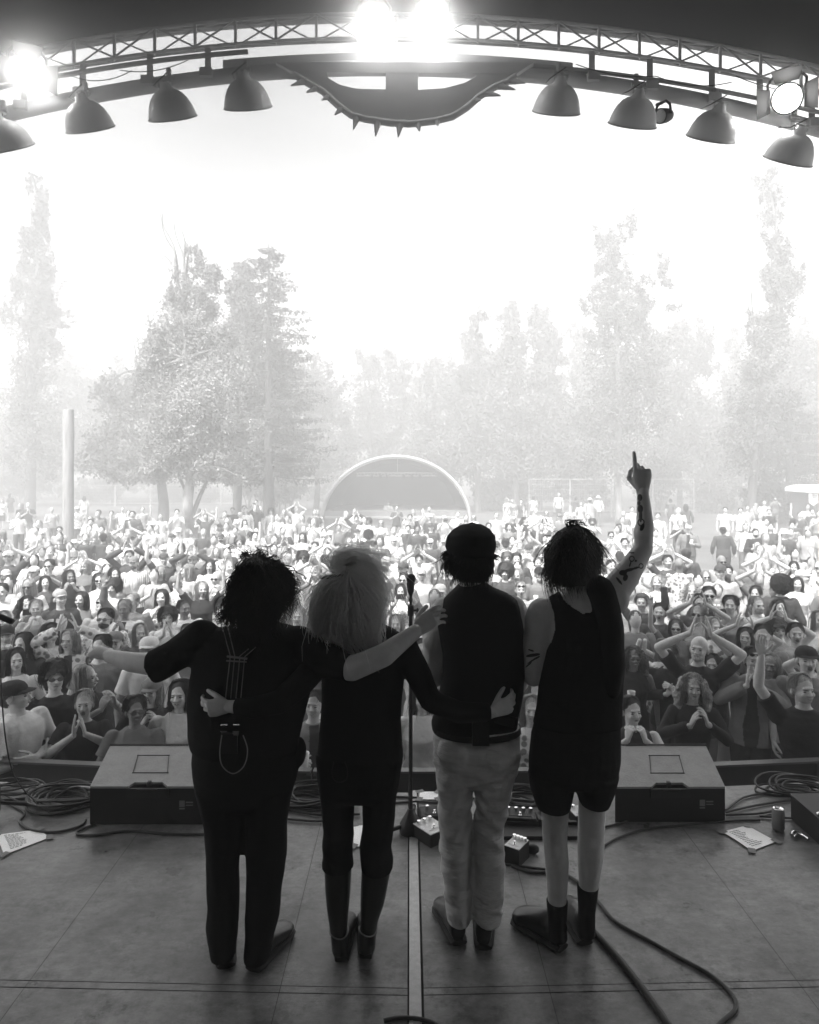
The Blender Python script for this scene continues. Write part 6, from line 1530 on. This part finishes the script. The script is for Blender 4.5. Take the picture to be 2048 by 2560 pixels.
for i, (V, F, k) in enumerate(c.c):                                      # folds of the trousers: under the seat, behind the knees, at the hems
    z = V[:, 2]; x = V[:, 0]; kn = np.exp(-((z-.50)/.22)**2)+.7*np.exp(-((z-.86)/.12)**2)+.6*np.exp(-((z-.12)/.12)**2); f = np.sin(x*np.where(x > .27, 34, -34)+z*62+2.2*np.sin(x*21+z*9))
    V = V.copy(); V[:, 1] += -.007*kn*f*np.sign(Y3-V[:, 1]); c.c[i] = (V, F, k)
c.sphere(P(1138,1888,Y3-.09), (.07,.05,.075)) if 0 else None; c.wrinkle(.005, (7, 7, 30), 6, .2); c.displace(.003, (14, 14, 24), 6, 3); obj('trousers', c, M_['chino'], p3)
for hx, hy, a in ((1148,2366,-.24),(1209,2378,.12)): obj('shoe', shoe(FL(hx, hy), a, .275, .105, .10), [M_['shoeB'], M_['sole']], p3)
c = MB(); c.loft(rowrings([(1815,1083,1302,.14),(1828,1083,1303,.142)], Y3), 30); c = c; obj('belt', c, M_['strapk'], p3)
c = MB(); c.box(P(1202,1832,2.925), (.068,.028,.098)); c.tube([P(1212,1806,2.91), P(1216,1790,2.915)], .004, 6); obj('radio_pack', c, M_['mon'], p3, smooth=False)
c = MB(); c.box(P(1262,1800,2.965), (.10,.02,.045), Matrix.Rotation(.25, 3, 'Y')); obj('belt_pouch', c.remesh(.006, 3), M_['mon'], p3)
hp = lambda x, y, d: P(x, y, Y3+d)
s3 = MB(); s3.sphere(hp(1177,1392,.0), (.086,.098,.095), 26, 18); s3.sphere(hp(1178,1425,-.045), (.070,.058,.058), 20, 14); s3 = s3.remesh(.006, 2); s3.displace(.008, (60,60,14), 2, 3)
G3 = [[hp(1130,1375,.0), hp(1118,1395,.0), hp(1112,1415,.0), hp(1124,1436,-.01)], [hp(1135,1375,-.05), hp(1128,1400,-.06), hp(1130,1430,-.06), hp(1140,1452,-.06)], [hp(1150,1370,-.09), hp(1148,1400,-.10), hp(1150,1435,-.10), hp(1155,1462,-.09)],
      [hp(1175,1370,-.10), hp(1175,1405,-.11), hp(1178,1440,-.11), hp(1180,1468,-.10)], [hp(1200,1370,-.09), hp(1203,1405,-.10), hp(1204,1440,-.10), hp(1206,1468,-.09)], [hp(1218,1375,-.05), hp(1222,1400,-.06), hp(1222,1430,-.06), hp(1216,1458,-.06)], [hp(1224,1375,.0), hp(1232,1395,.0), hp(1228,1418,.0), hp(1222,1440,-.01)]]
s3.merge(strands(G3, 700, RN, .0017, .004, 8, .007, 10, fly=.18)); s3.merge(strands([[hp(1122,1378,.0), hp(1110,1380,-.01), hp(1103,1388,0)], [hp(1120,1390,.0), hp(1108,1396,-.01), hp(1112,1408,0)]], 40, RN, .0016, .003, 6, .005, 8)); s3.merge(strands([[hp(1228,1386,.0), hp(1238,1388,0), hp(1247,1396,0)], [hp(1228,1392,.0), hp(1236,1396,0), hp(1243,1399,0)]], 40, RN, .0016, .003, 6, .005, 8)); obj('hair', s3, M_['hairB'], p3)
c = MB(); c.loft([(hp(1176,1392,-.01), (.078,0,0), (0,.09,0)), (hp(1176,1386,-.012), (.098,0,0), (0,.112,0)), (hp(1175,1365,-.02), (.108,0,0), (0,.122,-.01)), (hp(1176,1340,-.02), (.102,0,0), (0,.118,-.01)), (hp(1177,1322,-.012), (.078,0,0), (0,.095,0)), (hp(1178,1311,0), (.045,0,0), (0,.06,0)), (hp(1178,1308,0), (.004,0,0), (0,.005,0))], 28)
c.sphere(hp(1180,1308,-.005), (.012,.012,.006)); c.sphere(hp(1177,1372,.115), (.075,.06,.012)); c = c.remesh(.0065, 3); c.displace(.005, (16,16,10), 4, 2); obj('flat_cap', c, M_['teeB'], p3)

# ---- 4 the man in shorts with one arm raised
Y4 = 3.03; p4 = thing('person', 'person in black tank top and shorts pointing up with tattooed right arm, rightmost of four', 'person', FL(1430, 2372))
T4 = [(1482,1400,1492,.065),(1494,1376,1520,.085),(1512,1358,1536,.10),(1540,1352,1545,.12),(1580,1360,1550,.13),(1626,1364,1554,.13),(1660,1358,1556,.128),(1700,1352,1552,.122),(1765,1346,1549,.118),(1810,1336,1550,.12)]
H4 = [(1790,1340,1549,.115),(1835,1328,1550,.125),(1900,1322,1549,.135),(1940,1323,1544,.12),(1955,1330,1536,.10)]
S4a = [(1935,1321,1440,.11),(1975,1329,1434,.10),(2000,1337,1429,.095),(2016,1343,1426,.092)]; S4b = [(1935,1436,1546,.11),(1975,1440,1537,.10),(1996,1446,1528,.095),(2008,1450,1523,.092)]
L4a = [(1960,1350,1428,.07),(2040,1354,1421,.058),(2100,1357,1418,.055,.01),(2150,1362,1422,.060),(2188,1365,1421,.057),(2255,1370,1416,.045),(2300,1375,1413,.038),(2350,1378,1414,.035)]
L4b = [(1960,1448,1520,.07),(2030,1446,1514,.058),(2080,1445,1512,.055,.01),(2135,1444,1510,.060),(2180,1446,1502,.057),(2223,1448,1494,.046),(2280,1451,1484,.037),(2340,1452,1484,.035)]
LA4 = [P(1358,1535,Y4), P(1338,1620,Y4+.01), P(1333,1692,Y4+.03)]; FA4 = [P(1333,1692,Y4+.03), P(1312,1660,Y4+.16), P(1302,1640,Y4+.28)]
RA4 = [P(1520,1500,Y4), P(1564,1442,Y4+.02), P(1608,1374,Y4+.05)]; FB4 = [P(1608,1374,Y4+.05), P(1613,1310,Y4+.055), P(1607,1226,Y4+.06)]
b = MB(); b.loft(rowrings(T4, Y4, -.004), 28); b.loft(rowrings(H4, Y4, -.02), 24); b.loft(rowrings([(1420,1408,1466,.056),(1470,1410,1470,.058),(1500,1408,1480,.06)], Y4), 16)
b.loft(rowrings(L4a, Y4), 18); b.loft(rowrings(L4b, Y4), 18); b.limb(LA4, [.070,.056,.042]); b.sphere(P(1350,1555,Y4), (.066,.062,.070)); b.limb(FA4, [.042,.040,.028])
b.limb([RA4[0], RA4[1]], [.070,.058]); b.limb([RA4[1], RA4[2]], [.058,.041]); b.limb(FB4, [.041,.037,.025]); b.sphere(P(1545,1490,Y4), (.05,.06,.075)); b.sphere(P(1605,1335,Y4+.05), (.036,.038,.06))
b = b.remesh(.0075, 5)
def blob_px(x, y, rx, ry, a=0):
    def f(c):
        X = c[:, 0]/c[:, 1]*FPX+CX-x; Yp = HY+(CZ-c[:, 2])/c[:, 1]*FPX-y; u = X*math.cos(a)+Yp*math.sin(a); v = -X*math.sin(a)+Yp*math.cos(a); return (np.abs(u/rx)**2+np.abs(v/ry)**2 < 1) & (c[:, 1] < Y4+.10)
    return f
ring = lambda x, y, r0, r1: (lambda c: blob_px(x, y, r1, r1*1.1)(c) & ~blob_px(x, y, r0, r0*1.1)(c))
arm = MB(); arm.merge(b); b = MB()
for V, F, k in arm.c:                                                    # finer faces where the tattoos are
    cc = V[F].mean(1); X = cc[:, 0]/cc[:, 1]*FPX+CX; Yp = HY+(CZ-cc[:, 2])/cc[:, 1]*FPX; sel = ((X > 1520) & (Yp < 1500)) | ((X < 1400) & (Yp > 1600) & (Yp < 1700)); b.add(V, F[~sel], k)
    Q = F[sel]; A0, A1, A2, A3 = V[Q[:, 0]], V[Q[:, 1]], V[Q[:, 2]], V[Q[:, 3]]; n_ = 4; P_ = []
    for iu in range(n_):
        for iv in range(n_):
            u0, u1, v0, v1 = iu/n_, (iu+1)/n_, iv/n_, (iv+1)/n_; f = lambda u, v: A0*(1-u)*(1-v)+A1*u*(1-v)+A2*u*v+A3*(1-u)*v
            P_.append(np.stack([f(u0, v0), f(u1, v0), f(u1, v1), f(u0, v1)], 1))
    W2 = np.concatenate(P_).reshape(-1, 3); uq, inv = np.unique(np.round(W2, 5), axis=0, return_inverse=True); b.add(uq, inv.reshape(-1, 4), k)
tat = [blob_px(1600,1244,6,9), blob_px(1598,1258,4,6), blob_px(1601,1272,7,10), blob_px(1602,1290,4,16), ring(1603,1306,6,9), blob_px(1606,1318,5,10,.4), blob_px(1580,1382,7,2), ring(1580,1397,4.5,7), blob_px(1576,1410,2,8,.3), blob_px(1573,1425,14,4,-.25), ring(1603,1415,4,6.5),
       blob_px(1558,1432,10,7), blob_px(1564,1444,6,9,.3), blob_px(1548,1452,12,3,.9), blob_px(1590,1420,10,3,-.3), blob_px(1590,1402,3,3), blob_px(1333,1638,18,4,-.15), blob_px(1340,1646,12,2.5,-.5), blob_px(1330,1652,14,2,-.6), blob_px(1328,1626,8,2,.3), blob_px(1322,1662,10,2,-.7)]
for f in tat: b.assign(f, 4)
H, M = hero_head(P(1434,1384,Y4), .06, -.02, 178); b.merge(H, M)
def point_hand():
    q = MB(); q.loft([((0,0,-.02),(.026,0,0),(0,.019,0)),((0,0,0),(.028,0,0),(0,.018,0)),((.002,0,.03),(.038,0,0),(0,.018,0)),((0,0,.06),(.042,0,0),(0,.017,0)),((-.001,0,.085),(.040,0,0),(0,.014,0)),((-.001,0,.093),(.034,0,0),(0,.010,0))], 14)
    for i, (x, z, L_, r) in enumerate(((.028,.086,.078,.0100),(.009,.092,.080,.0096),(-.011,.089,.074,.0088),(-.029,.081,.058,.0078))):
        c_ = (.05, .62, .85, .95)[i]; p = Vector((x, -.001, z-.008)); pts = [p]; ang = .0 if i == 0 else .25
        for kk, fr in enumerate((.42,.32,.26)): ang += c_*(.9,1.25,1)[kk]; d = Vector((0, -math.sin(ang), math.cos(ang))); p = p+d*L_*fr*1.1; pts.append(p)
        q.limb(pts, [r*1.08, r, r*.94, r*.8], 10)
    q.limb([(.024,-.006,.022),(.050,-.020,.055),(.038,-.038,.082),(.020,-.044,.098)], [.016,.0125,.0105,.009], 10); return q.remesh(.0033, 2)
hm_ = frame(P(1607,1226,Y4+.06), Vector((-.03,.02,1)), (0, 1, 0)) ; b.merge(point_hand(), hm_ @ Matrix.Diagonal((1, 1, 1, 1)))
b.merge(hand_mb(-1, vox=.005), frame(P(1302,1640,Y4+.28), (-.2, 1, .2), (1, 0, 0)))
obj('body', b, FEATH+[M_['ink2']], p4)
c = MB(); c.loft(rowrings(T4, Y4, .008), 32); c = c.remesh(.006, 4); 
def inpoly(poly):
    poly = np.array(poly, float)
    def f(c_):
        X = c_[:, 0]/c_[:, 1]*FPX+CX; Yp = HY+(CZ-c_[:, 2])/c_[:, 1]*FPX; ins = np.zeros(len(X), bool); j = len(poly)-1
        for i in range(len(poly)):
            xi, yi = poly[i]; xj, yj = poly[j]; hit = ((yi > Yp) != (yj > Yp)) & (X < (xj-xi)*(Yp-yi)/(yj-yi+1e-9)+xi); ins ^= hit; j = i
        return ins
    return f
c.drop(inpoly([(1398,1440),(1400,1482),(1410,1500),(1432,1520),(1458,1534),(1480,1530),(1492,1500),(1495,1440)])); c.drop(inpoly([(1300,1440),(1362,1440),(1374,1500),(1386,1535),(1388,1575),(1380,1602),(1366,1626),(1300,1640)])); c.drop(inpoly([(1600,1440),(1522,1440),(1515,1490),(1520,1560),(1545,1610),(1600,1620)]))
c.displace(.002, (10, 10, 6), 5, 2); obj('tank_top', c, M_['tankB'], p4)
c = MB(); c.loft(rowrings([(1436,1464,1506,.045),(1448,1459,1524,.085),(1470,1457,1535,.11),(1510,1456,1545,.13),(1560,1456,1553,.14),(1610,1458,1556,.14),(1650,1461,1560,.135),(1685,1466,1557,.125),(1722,1474,1550,.11),(1736,1480,1544,.09)], Y4-.01), 26); c = c.remesh(.007, 3); c.displace(.007, (9, 9, 6), 21, 3); obj('shoulder_cloth', c, M_['teeB'], p4)
c = MB(); c.loft(rowrings(H4, Y4), 28); c.loft(rowrings(S4a, Y4), 22); c.loft(rowrings(S4b, Y4), 22); c = c.remesh(.007, 1); c.displace(.005, (8, 8, 8), 13, 3); obj('shorts', c, M_['trB'], p4)
for rr_ in ([(2252,1367,1419,.046),(2300,1371,1416,.043),(2345,1372,1418,.042)], [(2214,1444,1496,.050),(2280,1447,1487,.042),(2335,1448,1487,.040)]): c = MB(); c.loft(rowrings(rr_, Y4, .001), 20); obj('sock', c, M_['teeB'], p4)
for hx, hy, a in ((1406,2380,-.70),(1462,2366,-.14)): obj('shoe', shoe(FL(hx, hy), a, .26, .105, .12), [M_['shoeB'], M_['sole']], p4)
hp = lambda x, y, d: P(x, y, Y4+d)
s4 = MB(); s4.sphere(hp(1434,1380,.0), (.090,.102,.100), 28, 20); s4.sphere(hp(1432,1425,-.03), (.084,.075,.075), 22, 16); s4 = s4.remesh(.006, 2); s4.displace(.009, (45,45,12), 6, 3)
G4 = [[hp(1432,1318,-.01), hp(1398,1335,.0), hp(1376,1375,.01), hp(1372,1430,.0), hp(1380,1480,-.02)], [hp(1432,1318,-.02), hp(1400,1345,-.06), hp(1382,1395,-.07), hp(1378,1445,-.07), hp(1392,1488,-.08)], [hp(1434,1318,-.03), hp(1412,1345,-.10), hp(1402,1400,-.12), hp(1402,1445,-.11), hp(1412,1478,-.10)],
      [hp(1436,1318,-.03), hp(1435,1345,-.11), hp(1433,1400,-.13), hp(1434,1440,-.12), hp(1438,1468,-.10)], [hp(1438,1318,-.03), hp(1458,1345,-.10), hp(1466,1400,-.12), hp(1466,1440,-.11), hp(1462,1466,-.10)], [hp(1440,1318,-.02), hp(1475,1345,-.06), hp(1488,1395,-.06), hp(1490,1425,-.06), hp(1486,1452,-.07)], [hp(1440,1318,.0), hp(1474,1335,.01), hp(1492,1370,.02), hp(1500,1405,.01), hp(1508,1438,.0)]]
s4.merge(strands(G4, 1400, RN, .0016, .010, 13, .010, 18, lens=(.6,1.08), fly=.16)); s4.merge(strands([[hp(1420,1322,-.03), hp(1412,1306,-.04), hp(1428,1302,-.02), hp(1440,1318,-.04)], [hp(1445,1322,-.02), hp(1440,1304,-.03), hp(1462,1306,-.02), hp(1470,1325,-.03)]], 30, RN, .0016, .002, 5, .006, 12)); obj('hair', s4, M_['hairB'], p4)
# ---------------------------------------------------------------- hazy air
hm = bpy.data.materials.new('hazy_air'); hm.use_nodes = True; n = hm.node_tree; n.nodes.clear()
pv = n.nodes.new('ShaderNodeVolumePrincipled'); oo = n.nodes.new('ShaderNodeOutputMaterial'); n.links.new(pv.outputs[0], oo.inputs['Volume'])
pv.inputs['Color'].default_value = (.98, .98, .98, 1); pv.inputs['Density'].default_value = HAZE; pv.inputs['Anisotropy'].default_value = 0.0
q = MB(); q.box((0, 42, 8.5), (130, 120, 21)); h = struct('haze', q, hm, 'stuff')
h.display_type = 'WIRE'

# volume added under the roof lip to imitate lamp glare, thickest on the left
sm_ = bpy.data.materials.new('glare_veil'); sm_.use_nodes = True; n = sm_.node_tree; n.nodes.clear()
pv = n.nodes.new('ShaderNodeVolumePrincipled'); oo = n.nodes.new('ShaderNodeOutputMaterial'); n.links.new(pv.outputs[0], oo.inputs['Volume'])
tcs = n.nodes.new('ShaderNodeTexCoord'); gr_ = n.nodes.new('ShaderNodeTexGradient'); gr_.gradient_type = 'QUADRATIC_SPHERE'; ml = n.nodes.new('ShaderNodeMath'); ml.operation = 'MULTIPLY'; ml.inputs[1].default_value = GLARE
n.links.new(tcs.outputs['Object'], gr_.inputs[0]); n.links.new(gr_.outputs['Fac'], ml.inputs[0]); n.links.new(ml.outputs[0], pv.inputs['Density'])
pv.inputs['Color'].default_value = (.99, .99, .99, 1); pv.inputs['Anisotropy'].default_value = .85
q = MB(); q.sphere((0, 0, 0), 1.0, 40, 24); so_ = struct('glare_veil', q, sm_, 'stuff'); so_.location = (-1.3, 5.6, 5.1); so_.scale = (5.2, 1.9, 3.0)
